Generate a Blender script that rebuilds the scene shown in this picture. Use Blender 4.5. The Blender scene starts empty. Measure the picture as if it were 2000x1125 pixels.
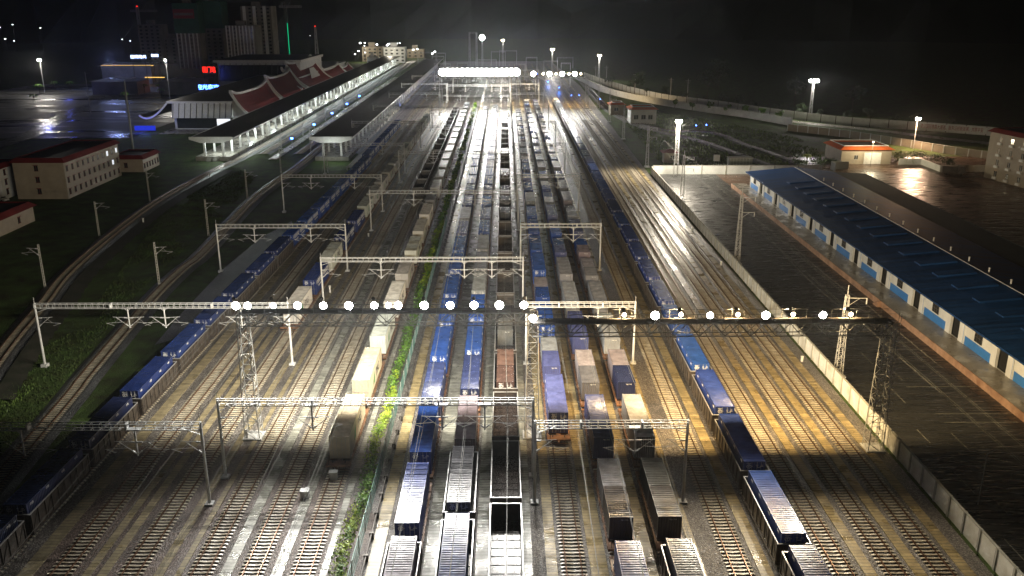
import bpy, bmesh, math, random
from mathutils import Vector, Matrix
random.seed(7)
R = math.radians
# ------------------------------------------------------------------ camera, world, exposure
sc = bpy.context.scene
FPX, HC, PITCH, YAW = 1720.0, 53.0, math.atan(552.5/1720.0), math.atan(0.00803)
cam_d = bpy.data.cameras.new('camera'); cam = bpy.data.objects.new('camera', cam_d)
sc.collection.objects.link(cam); sc.camera = cam
cam.location = (0, 0, HC); cam.rotation_euler = (math.pi/2-PITCH, 0, -YAW)
cam_d.sensor_width = 36; cam_d.lens = 36*FPX/2000; cam_d.clip_start = 0.5; cam_d.clip_end = 9000
world = bpy.data.worlds.new("World"); sc.world = world; world.use_nodes = True
wn = world.node_tree.nodes; wl = world.node_tree.links
bg = wn.get('Background') or wn.new('ShaderNodeBackground')
sky = wn.new('ShaderNodeTexSky'); sky.sky_type = 'NISHITA'; sky.sun_disc = False
sky.sun_elevation = R(-5.5); sky.sun_rotation = R(200)
hs = wn.new('ShaderNodeHueSaturation'); hs.inputs['Saturation'].default_value = 0.15
addn = wn.new('ShaderNodeMixRGB'); addn.blend_type = 'ADD'; addn.inputs[0].default_value = 1
addn.inputs[2].default_value = (0.030, 0.034, 0.034, 1)
wl.new(sky.outputs[0], hs.inputs['Color']); wl.new(hs.outputs[0], addn.inputs[1]); wl.new(addn.outputs[0], bg.inputs[0])
bg.inputs[1].default_value = 0.07
sc.view_settings.view_transform = 'Standard'; sc.view_settings.look = 'None'
sc.view_settings.exposure = 0.0; sc.view_settings.gamma = 1
sc.cycles.use_light_tree = True; sc.cycles.max_bounces = 5; sc.cycles.diffuse_bounces = 2
sc.cycles.glossy_bounces = 3; sc.cycles.volume_bounces = 0; sc.cycles.use_denoising = True
sc.cycles.caustics_reflective = False; sc.cycles.caustics_refractive = False
sc.cycles.sample_clamp_indirect = 4.0; sc.cycles.transparent_max_bounces = 16
LK = 1.0   # lamp power scale
# pixel (2000x1125 photograph) -> world point on the plane z
_cr = cam.rotation_euler.to_matrix()
def W(x, y, z=0.0):
    d = _cr @ Vector(((x-1000)/FPX, -(y-562.5)/FPX, -1))
    t = (z-HC)/d.z
    return Vector((d.x*t, d.y*t, z))
def topz(Y, yt):            # height seen at image row yt above ground distance Y
    c, s = math.cos(PITCH), math.sin(PITCH)
    k = (yt-10)*c/FPX
    return HC - k*Y*c/(1-k*s)
# ------------------------------------------------------------------ object helpers
C = sc.collection
def tag(o, label=None, cat=None, group=None, kind=None):
    if label: o['label'] = label
    if cat: o['category'] = cat
    if group: o['group'] = group
    if kind: o['kind'] = kind
    return o
def empty(name, loc=(0,0,0), rz=0):
    o = bpy.data.objects.new(name, None); C.objects.link(o)
    o.location = loc; o.rotation_euler = (0, 0, rz); o.empty_display_size = .5
    return o
class MB:
    def __init__(s): s.v = []; s.f = []; s.m = []
    def box(s, x0, x1, y0, y1, z0, z1, m=0):
        n = len(s.v)
        s.v += [(x0,y0,z0),(x1,y0,z0),(x1,y1,z0),(x0,y1,z0),(x0,y0,z1),(x1,y0,z1),(x1,y1,z1),(x0,y1,z1)]
        s.f += [(n,n+3,n+2,n+1),(n+4,n+5,n+6,n+7),(n,n+1,n+5,n+4),(n+1,n+2,n+6,n+5),(n+2,n+3,n+7,n+6),(n+3,n,n+4,n+7)]
        s.m += [m]*6; return s
    def quad(s, *p, m=0):
        n = len(s.v); s.v += [tuple(q) for q in p]; s.f.append(tuple(range(n, n+len(p)))); s.m.append(m); return s
    def bar(s, a, b, r=.05, m=0, n=4, r2=None):
        a = Vector(a); b = Vector(b); d = b-a
        if d.length < 1e-6: return s
        d.normalize()
        u = d.orthogonal().normalized() if abs(d.z) > .9 else d.cross(Vector((0,0,1))).normalized()
        w = d.cross(u); k = len(s.v); r2 = r if r2 is None else r2
        for c, rr in ((a, r), (b, r2)):
            for i in range(n):
                t = 2*math.pi*(i+.5)/n
                s.v.append(tuple(c+(u*math.cos(t)+w*math.sin(t))*rr))
        for i in range(n):
            j = (i+1) % n; s.f.append((k+i, k+j, k+n+j, k+n+i)); s.m.append(m)
        s.f.append(tuple(k+i for i in reversed(range(n)))); s.f.append(tuple(k+n+i for i in range(n))); s.m += [m, m]
        return s
    def path(s, pts, r=.03, m=0, n=4):
        for a, b in zip(pts, pts[1:]): s.bar(a, b, r, m, n)
        return s
    def prism(s, prof, y0, y1, m=0, axis='y'):     # closed profile [(a,z)] swept along an axis
        k = len(s.v); n = len(prof)
        for y in (y0, y1):
            for a, z in prof: s.v.append((a, y, z) if axis == 'y' else (y, a, z))
        for i in range(n):
            j = (i+1) % n; s.f.append((k+i, k+j, k+n+j, k+n+i)); s.m.append(m)
        s.f.append(tuple(k+i for i in reversed(range(n)))); s.f.append(tuple(k+n+i for i in range(n))); s.m += [m, m]
        return s
    def mesh(s, name, mats):
        me = bpy.data.meshes.new(name); me.from_pydata(s.v, [], s.f)
        for t in (mats if isinstance(mats, (list, tuple)) else [mats]): me.materials.append(t)
        me.polygons.foreach_set('material_index', s.m); me.update()
        bm = bmesh.new(); bm.from_mesh(me); bmesh.ops.recalc_face_normals(bm, faces=bm.faces); bm.to_mesh(me); bm.free()
        return me
    def build(s, name, mats, parent=None, loc=None):
        o = bpy.data.objects.new(name, s.mesh(name, mats)); C.objects.link(o)
        if parent: o.parent = parent
        if loc is not None: o.location = loc
        return o
def link(name, me, parent=None, loc=(0,0,0), rot=(0,0,0), color=None):
    o = bpy.data.objects.new(name, me); C.objects.link(o); o.location = loc; o.rotation_euler = rot
    if parent: o.parent = parent
    if color: o.color = (*color, 1)
    return o
def copy_tree(o, parent=None):
    c = o.copy(); C.objects.link(c); c.parent = parent
    for ch in [x for x in KIDS.get(o.name, [])]: copy_tree(ch, c)
    return c
_ones = 'zero first second third fourth fifth sixth seventh eighth ninth tenth eleventh twelfth thirteenth fourteenth fifteenth sixteenth seventeenth eighteenth nineteenth'.split()
_tens = {2:('twentieth','twenty'),3:('thirtieth','thirty'),4:('fortieth','forty'),5:('fiftieth','fifty'),6:('sixtieth','sixty'),7:('seventieth','seventy'),8:('eightieth','eighty'),9:('ninetieth','ninety')}
def nth(n):
    if n < 20: return _ones[n]
    t, u = divmod(n, 10)
    return _tens[t][0] if u == 0 else _tens[t][1]+' '+_ones[u]
# ------------------------------------------------------------------ materials
def mat(name, col, rough=.6, metal=0, var=.25, scale=1.5, col2=None, spec=.5, bump=0, bscale=30, objcol=False, stretch=None,
        wet=None, wetscale=.4, wetrough=.12, coat=0, bdist=.05):
    m = bpy.data.materials.new(name); m.use_nodes = True; nt = m.node_tree; N = nt.nodes; L = nt.links
    b = N['Principled BSDF']; b.inputs['Metallic'].default_value = metal
    b.inputs['Specular IOR Level'].default_value = spec; b.inputs['Coat Weight'].default_value = coat
    tc = N.new('ShaderNodeTexCoord' if objcol else 'ShaderNodeNewGeometry')
    src = tc.outputs['Object'] if objcol else tc.outputs['Position']
    if stretch:
        mp = N.new('ShaderNodeMapping'); mp.inputs['Scale'].default_value = stretch; L.new(src, mp.inputs[0]); src = mp.outputs[0]
    nz = N.new('ShaderNodeTexNoise'); nz.inputs['Scale'].default_value = scale; nz.inputs['Detail'].default_value = 6
    nz.inputs['Roughness'].default_value = .65; L.new(src, nz.inputs[0])
    rp = N.new('ShaderNodeValToRGB'); rp.color_ramp.elements[0].position = .32; rp.color_ramp.elements[1].position = .68
    c2 = col2 or tuple(c*(1-var) for c in col)
    rp.color_ramp.elements[0].color = (*c2, 1); rp.color_ramp.elements[1].color = (*[min(1, c*(1+var*.5)) for c in col], 1)
    L.new(nz.outputs[0], rp.inputs[0]); out = rp.outputs[0]
    if objcol:
        oi = N.new('ShaderNodeObjectInfo'); mx = N.new('ShaderNodeMixRGB'); mx.blend_type = 'MULTIPLY'; mx.inputs[0].default_value = 1
        L.new(oi.outputs['Color'], mx.inputs[1]); L.new(out, mx.inputs[2]); out = mx.outputs[0]
        n2 = N.new('ShaderNodeTexNoise'); n2.inputs['Scale'].default_value = 2.3; n2.inputs['Detail'].default_value = 8; L.new(src, n2.inputs[0])
        va = N.new('ShaderNodeVectorMath'); va.operation = 'ADD'; L.new(src, va.inputs[0]); L.new(oi.outputs['Location'], va.inputs[1]); L.new(va.outputs[0], n2.inputs[0]); L.new(va.outputs[0], nz.inputs[0])
        r2 = N.new('ShaderNodeValToRGB'); r2.color_ramp.elements[0].position = .66; r2.color_ramp.elements[1].position = .80; r2.color_ramp.elements[1].color = (.5, .5, .5, 1)
        m2 = N.new('ShaderNodeMixRGB'); L.new(n2.outputs[0], r2.inputs[0]); L.new(r2.outputs[0], m2.inputs[0]); L.new(out, m2.inputs[1])
        m2.inputs[2].default_value = (.09, .045, .028, 1); out = m2.outputs[0]
    L.new(out, b.inputs['Base Color'])
    if wet is not None:
        n3 = N.new('ShaderNodeTexNoise'); n3.inputs['Scale'].default_value = wetscale; n3.inputs['Detail'].default_value = 5; L.new(src, n3.inputs[0])
        r3 = N.new('ShaderNodeMapRange'); r3.inputs[1].default_value = wet-.06; r3.inputs[2].default_value = wet+.06
        r3.inputs[3].default_value = rough; r3.inputs[4].default_value = wetrough
        L.new(n3.outputs[0], r3.inputs[0]); L.new(r3.outputs[0], b.inputs['Roughness'])
    else:
        r3 = N.new('ShaderNodeMapRange'); r3.inputs[3].default_value = rough*.75; r3.inputs[4].default_value = min(1, rough*1.25)
        L.new(nz.outputs[0], r3.inputs[0]); L.new(r3.outputs[0], b.inputs['Roughness'])
    if bump:
        n4 = N.new('ShaderNodeTexNoise'); n4.inputs['Scale'].default_value = bscale; n4.inputs['Detail'].default_value = 3; L.new(src, n4.inputs[0])
        bp = N.new('ShaderNodeBump'); bp.inputs['Strength'].default_value = bump; bp.inputs['Distance'].default_value = bdist
        L.new(n4.outputs[0], bp.inputs['Height']); L.new(bp.outputs[0], b.inputs['Normal'])
    return m
def emit(name, col, st, sampled=False):
    m = bpy.data.materials.new(name); m.use_nodes = True; N = m.node_tree.nodes; N.clear()
    e = N.new('ShaderNodeEmission'); o = N.new('ShaderNodeOutputMaterial'); m.node_tree.links.new(e.outputs[0], o.inputs[0])
    e.inputs[0].default_value = (*col, 1); e.inputs[1].default_value = st
    m.cycles.emission_sampling = 'AUTO' if sampled else 'NONE'
    return m
def slab_mat(name, col, rough, wet, joint=.55, col2=None):      # paving slabs with joints
    m = mat(name, col, rough, var=.4, scale=.9, wet=wet, wetscale=.35, wetrough=.14, bump=.3, bscale=18, col2=col2)
    N = m.node_tree.nodes; L = m.node_tree.links; b = N['Principled BSDF']
    g = N.new('ShaderNodeNewGeometry'); s = N.new('ShaderNodeSeparateXYZ'); L.new(g.outputs['Position'], s.inputs[0])
    w = N.new('ShaderNodeMath'); w.operation = 'MULTIPLY'; w.inputs[1].default_value = 1/joint; L.new(s.outputs[1], w.inputs[0])
    fr = N.new('ShaderNodeMath'); fr.operation = 'FRACT'; L.new(w.outputs[0], fr.inputs[0])
    lt = N.new('ShaderNodeMath'); lt.operation = 'LESS_THAN'; lt.inputs[1].default_value = .1; L.new(fr.outputs[0], lt.inputs[0])
    fl = N.new('ShaderNodeMath'); fl.operation = 'FLOOR'; L.new(w.outputs[0], fl.inputs[0])
    wn_ = N.new('ShaderNodeTexWhiteNoise'); wn_.noise_dimensions = '1D'; L.new(fl.outputs[0], wn_.inputs[1])
    mr = N.new('ShaderNodeMapRange'); mr.inputs[3].default_value = .72; mr.inputs[4].default_value = 1.15; L.new(wn_.outputs[0], mr.inputs[0])
    old = b.inputs['Base Color'].links[0].from_socket
    mm = N.new('ShaderNodeMixRGB'); mm.blend_type = 'MULTIPLY'; mm.inputs[0].default_value = 1; L.new(old, mm.inputs[1]); L.new(mr.outputs[0], mm.inputs[2])
    mx = N.new('ShaderNodeMixRGB'); L.new(lt.outputs[0], mx.inputs[0]); L.new(mm.outputs[0], mx.inputs[1]); mx.inputs[2].default_value = (.03, .03, .025, 1)
    L.new(mx.outputs[0], b.inputs['Base Color']); return m
def gravel_mat(name, a, b_, c):                                  # loose stones of three tones
    m = bpy.data.materials.new(name); m.use_nodes = True; N = m.node_tree.nodes; L = m.node_tree.links; b = N['Principled BSDF']
    g = N.new('ShaderNodeNewGeometry')
    v = N.new('ShaderNodeTexVoronoi'); v.inputs['Scale'].default_value = 9; L.new(g.outputs['Position'], v.inputs[0])
    rp = N.new('ShaderNodeValToRGB'); e = rp.color_ramp.elements; e[0].color = (*a, 1); e[1].color = (*b_, 1); e.new(.55).color = (*c, 1)
    s = N.new('ShaderNodeSeparateColor'); L.new(v.outputs['Color'], s.inputs[0]); L.new(s.outputs[0], rp.inputs[0])
    n = N.new('ShaderNodeTexNoise'); n.inputs['Scale'].default_value = .12; n.inputs['Detail'].default_value = 6; L.new(g.outputs['Position'], n.inputs[0])
    r2 = N.new('ShaderNodeMapRange'); r2.inputs[1].default_value = .35; r2.inputs[2].default_value = .65; r2.inputs[3].default_value = .6; r2.inputs[4].default_value = 1.3; L.new(n.outputs[0], r2.inputs[0])
    mm = N.new('ShaderNodeMixRGB'); mm.blend_type = 'MULTIPLY'; mm.inputs[0].default_value = 1; L.new(rp.outputs[0], mm.inputs[1]); L.new(r2.outputs[0], mm.inputs[2])
    L.new(mm.outputs[0], b.inputs['Base Color']); b.inputs['Roughness'].default_value = .42
    bp = N.new('ShaderNodeBump'); bp.inputs['Strength'].default_value = .9; bp.inputs['Distance'].default_value = .06; L.new(v.outputs['Distance'], bp.inputs['Height']); L.new(bp.outputs[0], b.inputs['Normal'])
    return m
M = {}
M['gravel'] = gravel_mat('gravel', (.03,.028,.026), (.25,.23,.21), (.085,.075,.068))
M['gravel_dark'] = gravel_mat('dark gravel', (.02,.022,.024), (.14,.14,.14), (.05,.052,.055))
M['gravel_rust'] = gravel_mat('rusty gravel', (.035,.026,.022), (.20,.15,.125), (.075,.052,.043))
M['soil'] = mat('soil', (.045,.04,.03), .8, var=.5, scale=.3, bump=.6, bscale=3, col2=(.018,.026,.012))
M['grass'] = mat('grass', (.055,.095,.026), .8, var=.6, scale=.22, bump=1, bscale=5, bdist=.25, col2=(.035,.035,.014), spec=.15)
M['asphalt'] = mat('wet asphalt', (.035,.036,.036), .55, var=.45, scale=.25, wet=.50, wetscale=1.2, wetrough=.2, bump=1, bscale=2, bdist=.12, stretch=(.2,1.5,1), col2=(.012,.013,.013))
M['plaza'] = mat('plaza paving', (.05,.05,.05), .6, var=.5, scale=.1, wet=.56, wetscale=.05, wetrough=.2, bump=1, bscale=.8, bdist=.4, stretch=(.3,1.6,1))
M['apron'] = mat('wet concrete apron', (.10,.06,.04), .5, var=.4, scale=.2, wet=.5, wetscale=.7, wetrough=.22, bump=1, bscale=1.6, bdist=.22, stretch=(.2,1.3,1))
M['strip'] = slab_mat('walkway slabs', (.34,.27,.14), .40, .56)
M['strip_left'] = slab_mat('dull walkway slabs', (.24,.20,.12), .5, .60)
M['lightsteel'] = mat('lamp bridge steel', (.24,.24,.23), .5, metal=.3, var=.3)
M['strip_grey'] = slab_mat('grey walkway slabs', (.30,.30,.26), .42, .50)
M['sleeper'] = mat('sleeper concrete', (.46,.42,.33), .38, var=.4, scale=.8, spec=.7, col2=(.26,.21,.14))
M['rail'] = mat('rail steel', (.16,.085,.05), .32, metal=.7, var=.4, scale=2)
M['steel'] = mat('galvanised steel', (.62,.63,.63), .5, metal=.1, var=.25, scale=.8)
M['steel_dark'] = mat('weathered steel', (.11,.10,.09), .55, metal=.4, var=.4, scale=.8)
M['wire'] = mat('wire', (.13,.13,.12), .6, metal=0, spec=.3)
M['paint'] = mat('container paint', (.95,.95,.95), .36, var=.25, scale=.5, objcol=True, spec=.6)
M['roofpaint'] = mat('container roof paint', (.85,.85,.85), .25, var=.4, scale=.8, objcol=True, spec=.45, bump=.6, bscale=.9, bdist=.06)
M['doordark'] = mat('door steel', (.5,.5,.5), .4, metal=.3)
M['mark'] = mat('white marking', (.8,.8,.8), .5, var=.1)
M['markdark'] = mat('dark marking', (.03,.03,.04), .5, var=.1)
M['markgreen'] = mat('green marking', (.02,.22,.06), .5, var=.1)
M['gondola'] = mat('gondola steel', (.075,.06,.048), .4, var=.5, scale=1.2, metal=.2, spec=.7, col2=(.035,.03,.028))
M['gfloor'] = mat('gondola floor', (.035,.027,.024), .35, var=.6, scale=3, wet=.5, wetscale=7, wetrough=.2, spec=.3)
M['rim'] = mat('lit wagon rim', (.42,.42,.42), .32, metal=.4, var=.2)  # pale tone stands in for light catching the top edge
M['flat'] = mat('flat wagon paint', (.20,.095,.045), .45, var=.5, scale=1.5, col2=(.06,.035,.022))
M['bogie'] = mat('bogie iron', (.03,.028,.025), .5, metal=.4, var=.4)
M['wallwhite'] = mat('painted wall', (.80,.81,.78), .65, var=.2, scale=.5, col2=(.58,.56,.48))
M['cream'] = mat('cream render', (.36,.31,.24), .7, var=.15, scale=.5)
M['whitewall'] = mat('white render', (.74,.76,.75), .6, var=.15, scale=.3)
M['blueroof'] = mat('blue sheet roof', (.009,.05,.17), .6, var=.55, scale=.35, spec=.25, bump=.5, bscale=3, stretch=(.2,2.5,1))
M['greyroof'] = mat('grey sheet roof', (.045,.06,.062), .85, spec=.15, var=.3, scale=.3)
M['bluepaint'] = mat('blue dado', (.05,.22,.60), .5, var=.15)
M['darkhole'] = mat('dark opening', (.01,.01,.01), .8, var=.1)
M['platform'] = mat('platform concrete', (.28,.26,.22), .45, var=.3, scale=.5, wet=.55, wetscale=.4)
M['edge'] = mat('platform edge', (.42,.27,.18), .7, var=.4, scale=.5, col2=(.24,.13,.08))
M['redroof'] = mat('red roof', (.19,.022,.02), .5, var=.3, scale=.3)
M['orange'] = mat('orange tile', (.70,.14,.03), .5, var=.2)
M['trim'] = mat('white trim', (.80,.80,.77), .5, var=.15)
M['darkroof'] = mat('dark roof', (.06,.06,.06), .5, var=.4, scale=.3)
M['glass'] = mat('window glass', (.03,.035,.04), .15, var=.2, spec=.8)
M['tower'] = mat('tower concrete', (.22,.20,.18), .8, var=.4, scale=.1)
M['net'] = mat('green netting', (.03,.12,.075), .8, var=.4, scale=.1)
M['leaf'] = mat('leaf', (.10,.20,.012), .5, var=.6, scale=.6, col2=(.03,.10,.012))
M['leafyellow'] = mat('yellow green leaf', (.28,.34,.02), .5, var=.5, scale=.5, col2=(.09,.2,.015))
M['leafdark'] = mat('dark leaf', (.03,.06,.015), .6, var=.5, scale=.5)
M['bark'] = mat('bark', (.09,.07,.05), .8)
M['fence'] = mat('fence wire', (.10,.22,.19), .45, metal=.3, var=.2)
M['pole'] = mat('pole concrete', (.42,.42,.38), .7, var=.2, scale=1)
M['hill'] = mat('forest hillside', (.02,.035,.015), .9, var=.5, scale=.01)
M['lens'] = emit('flood lens', (1, .98, .94), 90)
M['lenswarm'] = emit('warm lens', (1, .78, .50), 40)
M['winlit'] = emit('lit window', (.9, .95, 1), 1.2)
M['red'] = emit('red sign', (1, .02, .01), 3.5)
M['bluesign'] = emit('blue white sign', (.45, .6, 1), 9)
M['tube'] = emit('lamp tube', (.92, 1, .95), 22, True)
M['bluedim'] = emit('blue screen wall', (.03,.06,1), .6)
M['tubedim'] = emit('dim tube', (.6,.7,1), 3)
M['rail_dark'] = mat('dull rail', (.07,.05,.04), .55, metal=.3)
M['weeds'] = mat('weeds', (.12,.19,.035), .6, var=.6, scale=.15, col2=(.03,.06,.01))  # brighter grass tone, also stands in for lamplight at the left edge
M['bluelamp'] = emit('blue lamp', (.05, .15, 1), 25)
M['green'] = emit('green tube light', (.0, .9, .35), .8)
M['smalllamp'] = emit('distant lamp', (.95, .97, 1), 14)
M['ambersign'] = emit('amber strip', (1, .6, .15), 1.6)
def lamp_light(kind, loc, power, col, parent=None, aim=None, size=120, blend=.6, radius=.35):
    d = bpy.data.lights.new('lamp_light', kind); d.energy = power*LK; d.color = col; d.shadow_soft_size = radius
    o = bpy.data.objects.new('lamp_light', d); C.objects.link(o); o.location = loc
    if kind == 'SPOT': d.spot_size = R(size); d.spot_blend = blend
    if aim is not None: o.rotation_euler = Vector(aim).to_track_quat('-Z', 'Y').to_euler()
    if parent: o.parent = parent; o.matrix_parent_inverse = Matrix()
    return o
def text_mesh(body, size, mat_, name='lettering', extrude=.01, align='CENTER'):
    cu = bpy.data.curves.new('t', 'FONT'); cu.body = body; cu.size = size; cu.extrude = extrude; cu.align_x = align; cu.align_y = 'CENTER'
    cu.resolution_u = 1
    o = bpy.data.objects.new('t', cu); C.objects.link(o)
    me = bpy.data.meshes.new_from_object(o.evaluated_get(bpy.context.evaluated_depsgraph_get()))
    bpy.data.objects.remove(o); me.materials.clear(); me.materials.append(mat_); me.name = name
    return me
# ------------------------------------------------------------------ the ground
def sheet(name, pts, z, m, thick=0):
    mb = MB()
    mb.quad(*[(p[0], p[1], z) for p in pts])
    o = mb.build(name, m); return tag(o, kind='structure')
sheet('ground', [(-4000,-100),(4000,-100),(4000,5000),(-4000,5000)], -.30, M['grass'])
sheet('yard_gravel', [(-57,30),(47.6,30),(47.6,300),(52,620),(46,900),(-60,900),(-60,345),(-52,320),(-52,210),(-53.5,130)], 0, M['gravel'])
sheet('yard_gravel', [(-47,30),(-14.2,30),(-14.2,84),(-28,100),(-47,100)], .004, M['gravel_rust'])
sheet('asphalt_lot', [(49.1,30),(69.4,30),(69.4,287.2),(49.1,287.2)], -.04, M['asphalt'])
sheet('apron', [(108,120),(190,120),(190,322),(104,322),(104,264),(108,264)], -.05, M['apron'])
sheet('apron', [(69.4,262.4),(104,262.4),(104,287.2),(69.4,287.2)], -.05, M['apron'])
sheet('gravel_path', [(-57.5,135),(-53.3,140),(-52.2,176),(-52.2,212),(-55,222),(-58.5,205),(-59.5,180),(-58.5,150)], -.02, M['gravel_dark'])
sheet('plaza', [(-330,372),(-158,372),(-158,640),(-330,640)], -.12, M['plaza'])
sheet('station_floor', [(-150,384),(-112,384),(-112,780),(-150,780)], -.10, M['platform'])
# far forested hillsides
def hills():
    mb = MB(); random.seed(3); n = 60; rows = []
    for j, (d, zf) in enumerate([(1500,-2),(1900,.35),(2500,.75),(3200,1)]):
        row = []
        for i in range(n+1):
            a = R(-62+124*i/n); h = 150+70*math.sin(i*.5)+50*math.sin(i*1.3+1)+30*math.sin(i*2.7)
            if abs(a) < .2: h *= .35
            row.append((math.sin(a)*d, math.cos(a)*d, -2 if zf < 0 else h*zf*1.5))
        rows.append(row)
    for r0, r1 in zip(rows, rows[1:]):
        for i in range(n): mb.quad(r0[i], r0[i+1], r1[i+1], r1[i])
    tag(mb.build('hills', M['hill']), kind='structure')
hills()
# ------------------------------------------------------------------ railway tracks
def catmull(P, n=6):
    out = []; P = [P[0]*2-P[1]]+P+[P[-1]*2-P[-2]]
    for i in range(1, len(P)-2):
        p0, p1, p2, p3 = P[i-1:i+3]
        for k in range(n):
            t = k/n
            out.append(.5*((2*p1)+(p2-p0)*t+(2*p0-5*p1+4*p2-p3)*t*t+(3*p1-p0-3*p2+p3)*t**3))
    out.append(P[-2]); return out
def resample(P, step):
    out = [P[0].copy()]; acc = 0
    for a, b in zip(P, P[1:]):
        L_ = (b-a).length; t = step-acc
        while t <= L_: out.append(a+(b-a)*(t/L_)); t += step
        acc = (acc+L_) % step
    return out
def track(P, label, bed=None, sl_end=430, z=0, railmat='rail', width=1.5):
    P = [Vector((p[0], p[1], 0)) for p in P]
    root = empty('railway_track', P[0]); tag(root, label, 'railway track', 'railway tracks', 'structure')
    o = P[0]
    def off(Q, d):
        out = []
        for i, q in enumerate(Q):
            t = (Q[min(i+1, len(Q)-1)]-Q[max(i-1, 0)]).normalized(); out.append(q+Vector((t.y, -t.x, 0))*d)
        return out
    for s in (-.7525, .7525):
        mb = MB(); Q = off(P, s); a_ = off(P, s-.037); b_ = off(P, s+.037); fa = off(P, s-.07); fb = off(P, s+.07)
        for i in range(len(Q)-1):
            def pt(q, h): return (q.x-o.x, q.y-o.y, z+h)
            mb.quad(pt(a_[i], .28), pt(b_[i], .28), pt(b_[i+1], .28), pt(a_[i+1], .28))
            mb.quad(pt(fa[i], .11), pt(a_[i], .28), pt(a_[i+1], .28), pt(fa[i+1], .11))
            mb.quad(pt(b_[i], .28), pt(fb[i], .11), pt(fb[i+1], .11), pt(b_[i+1], .28))
        mb.build('rail', M[railmat], root)
    mb = MB(); Q = resample(P, .6); rnd = random.Random(int(o.x*10)); 
    for i in range(len(Q)-1):
        q = Q[i]
        if q.y > sl_end: break
        t = (Q[i+1]-q).normalized(); n = Vector((t.y, -t.x, 0)); c = q-o; h = rnd.uniform(-.012, .012)
        prof = [(-1.25,.10),(-.95,.145),(-.55,.13),(0,.085),(.55,.13),(.95,.145),(1.25,.10)]
        wl_ = [(-.14,-.04),(-.10,0),(.10,0),(.14,-.04)]
        k = len(mb.v)
        for px, pz in prof:
            for w, dz in wl_: mb.v.append(tuple(c+n*px+t*w+Vector((0, 0, z+pz+h+dz-.0))))
        for a in range(6):
            for b in range(3):
                mb.f.append((k+a*4+b, k+(a+1)*4+b, k+(a+1)*4+b+1, k+a*4+b+1)); mb.m.append(0)
        for e in (0, 6):
            k2 = len(mb.v); q0 = c+n*prof[e][0]
            for w in (-.14, .14):
                mb.v.append(tuple(q0+t*w+Vector((0,0,z+.06+h)))); 
            for w in (.14, -.14): mb.v.append(tuple(q0+t*w+Vector((0,0,z-.1))))
            mb.f.append((k2, k2+1, k2+2, k2+3)); mb.m.append(0)
    if mb.v: mb.build('sleeper_row', M['sleeper'], root)
    if bed:
        mb = MB(); a_ = off(P, -bed/2); b_ = off(P, bed/2); a2 = off(P, -bed/2-.9); b2 = off(P, bed/2+.9)
        for i in range(len(P)-1):
            f = lambda q, h: (q.x-o.x, q.y-o.y, h)
            mb.quad(f(a_[i], .04), f(b_[i], .04), f(b_[i+1], .04), f(a_[i+1], .04))
            mb.quad(f(a2[i], -.28), f(a_[i], .04), f(a_[i+1], .04), f(a2[i+1], -.28))
            mb.quad(f(b_[i], .04), f(b2[i], -.28), f(b2[i+1], -.28), f(b_[i+1], .04))
        mb.build('ballast_bed', M['gravel_dark'], root)
    return root
def straight(x, y0=30, y1=900): return [(x, y0), (x, y1)]
TX = {'T1':-43.6,'T2':-36.7,'T3':-29.9,'T4':-24.9,'T5':-19.9,'A':-9.86,'B':-4.85,'C':0,'D':6.7,'E':11.7,'F':16.65,'G':23.05,'H':28.05,'I':33.1,'J':38.2,'K':42.9}
names = {'T1':'empty track beside the leftmost train of gondolas','T2':'track carrying the short mixed container train','T3':'empty track left of the white container train, second from it',
 'T4':'track with open gondolas in the distance, left of the white container train','T5':'track under the cream and white container train','A':'track under the blue train next to the hedge',
 'B':'track under the blue train left of the open gondolas','C':'track under the open gondola train in the centre','D':'track under the train just right of the centre lattice tower',
 'E':'track under the second train right of the centre tower','F':'track under the third train right of the centre tower','G':'empty track left of the blue train on the right',
 'H':'track under the rightmost blue train','I':'empty track directly right of the rightmost blue train','J':'middle one of the three empty tracks by the right wall','K':'empty track nearest the white boundary wall'}
for k, x in TX.items(): track(straight(x), names[k])
LX = lambda Y: -50.4+(Y-88)*.0153
track([(LX(40), 40), (LX(240), 240), (-48.1, 300), (-48.1, 900)], 'track under the leftmost blue gondola train')
P2 = catmull([W(-90,1050), W(0,935), W(140,770), W(175,725), W(300,580), W(357,525), W(400,490), W(500,385), W(587,322), Vector((-72,380,0)), Vector((-72,500,0)), Vector((-72,900,0))])
track(P2, 'dark curved track left of the leftmost gondola train', bed=3.2)
P1 = catmull([W(-60,780), W(15,675), W(82,595), W(140,525), W(255,430), W(330,380), W(420,332), W(475,305), Vector((-95.3,400,0)), Vector((-95.3,520,0)), Vector((-95.3,900,0))])
track(P1, 'outermost curved track at far left running along the first platform', bed=3.2)
track([(-90.3,330),(-90.3,900)], 'track beside the first platform, second from its edge', bed=3.2, sl_end=400)
track([(-77,330),(-77,900)], 'track left of the second platform, second from its edge', bed=3.2, sl_end=400)
track([(-53.2,300),(-53.2,900)], 'track along the right edge of the second platform', sl_end=400)
# brown embankment shoulder along the outermost track
mb = MB(); Q = [p for p in P1 if p.y < 300]
for a, b in zip(Q, Q[1:]): mb.quad((a.x+2.9,a.y,.02),(a.x+6.4,a.y,-.05),(b.x+6.0,b.y,-.05),(b.x+2.9,b.y,.02))
tag(mb.build('embankment', M['soil']), kind='structure')
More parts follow.
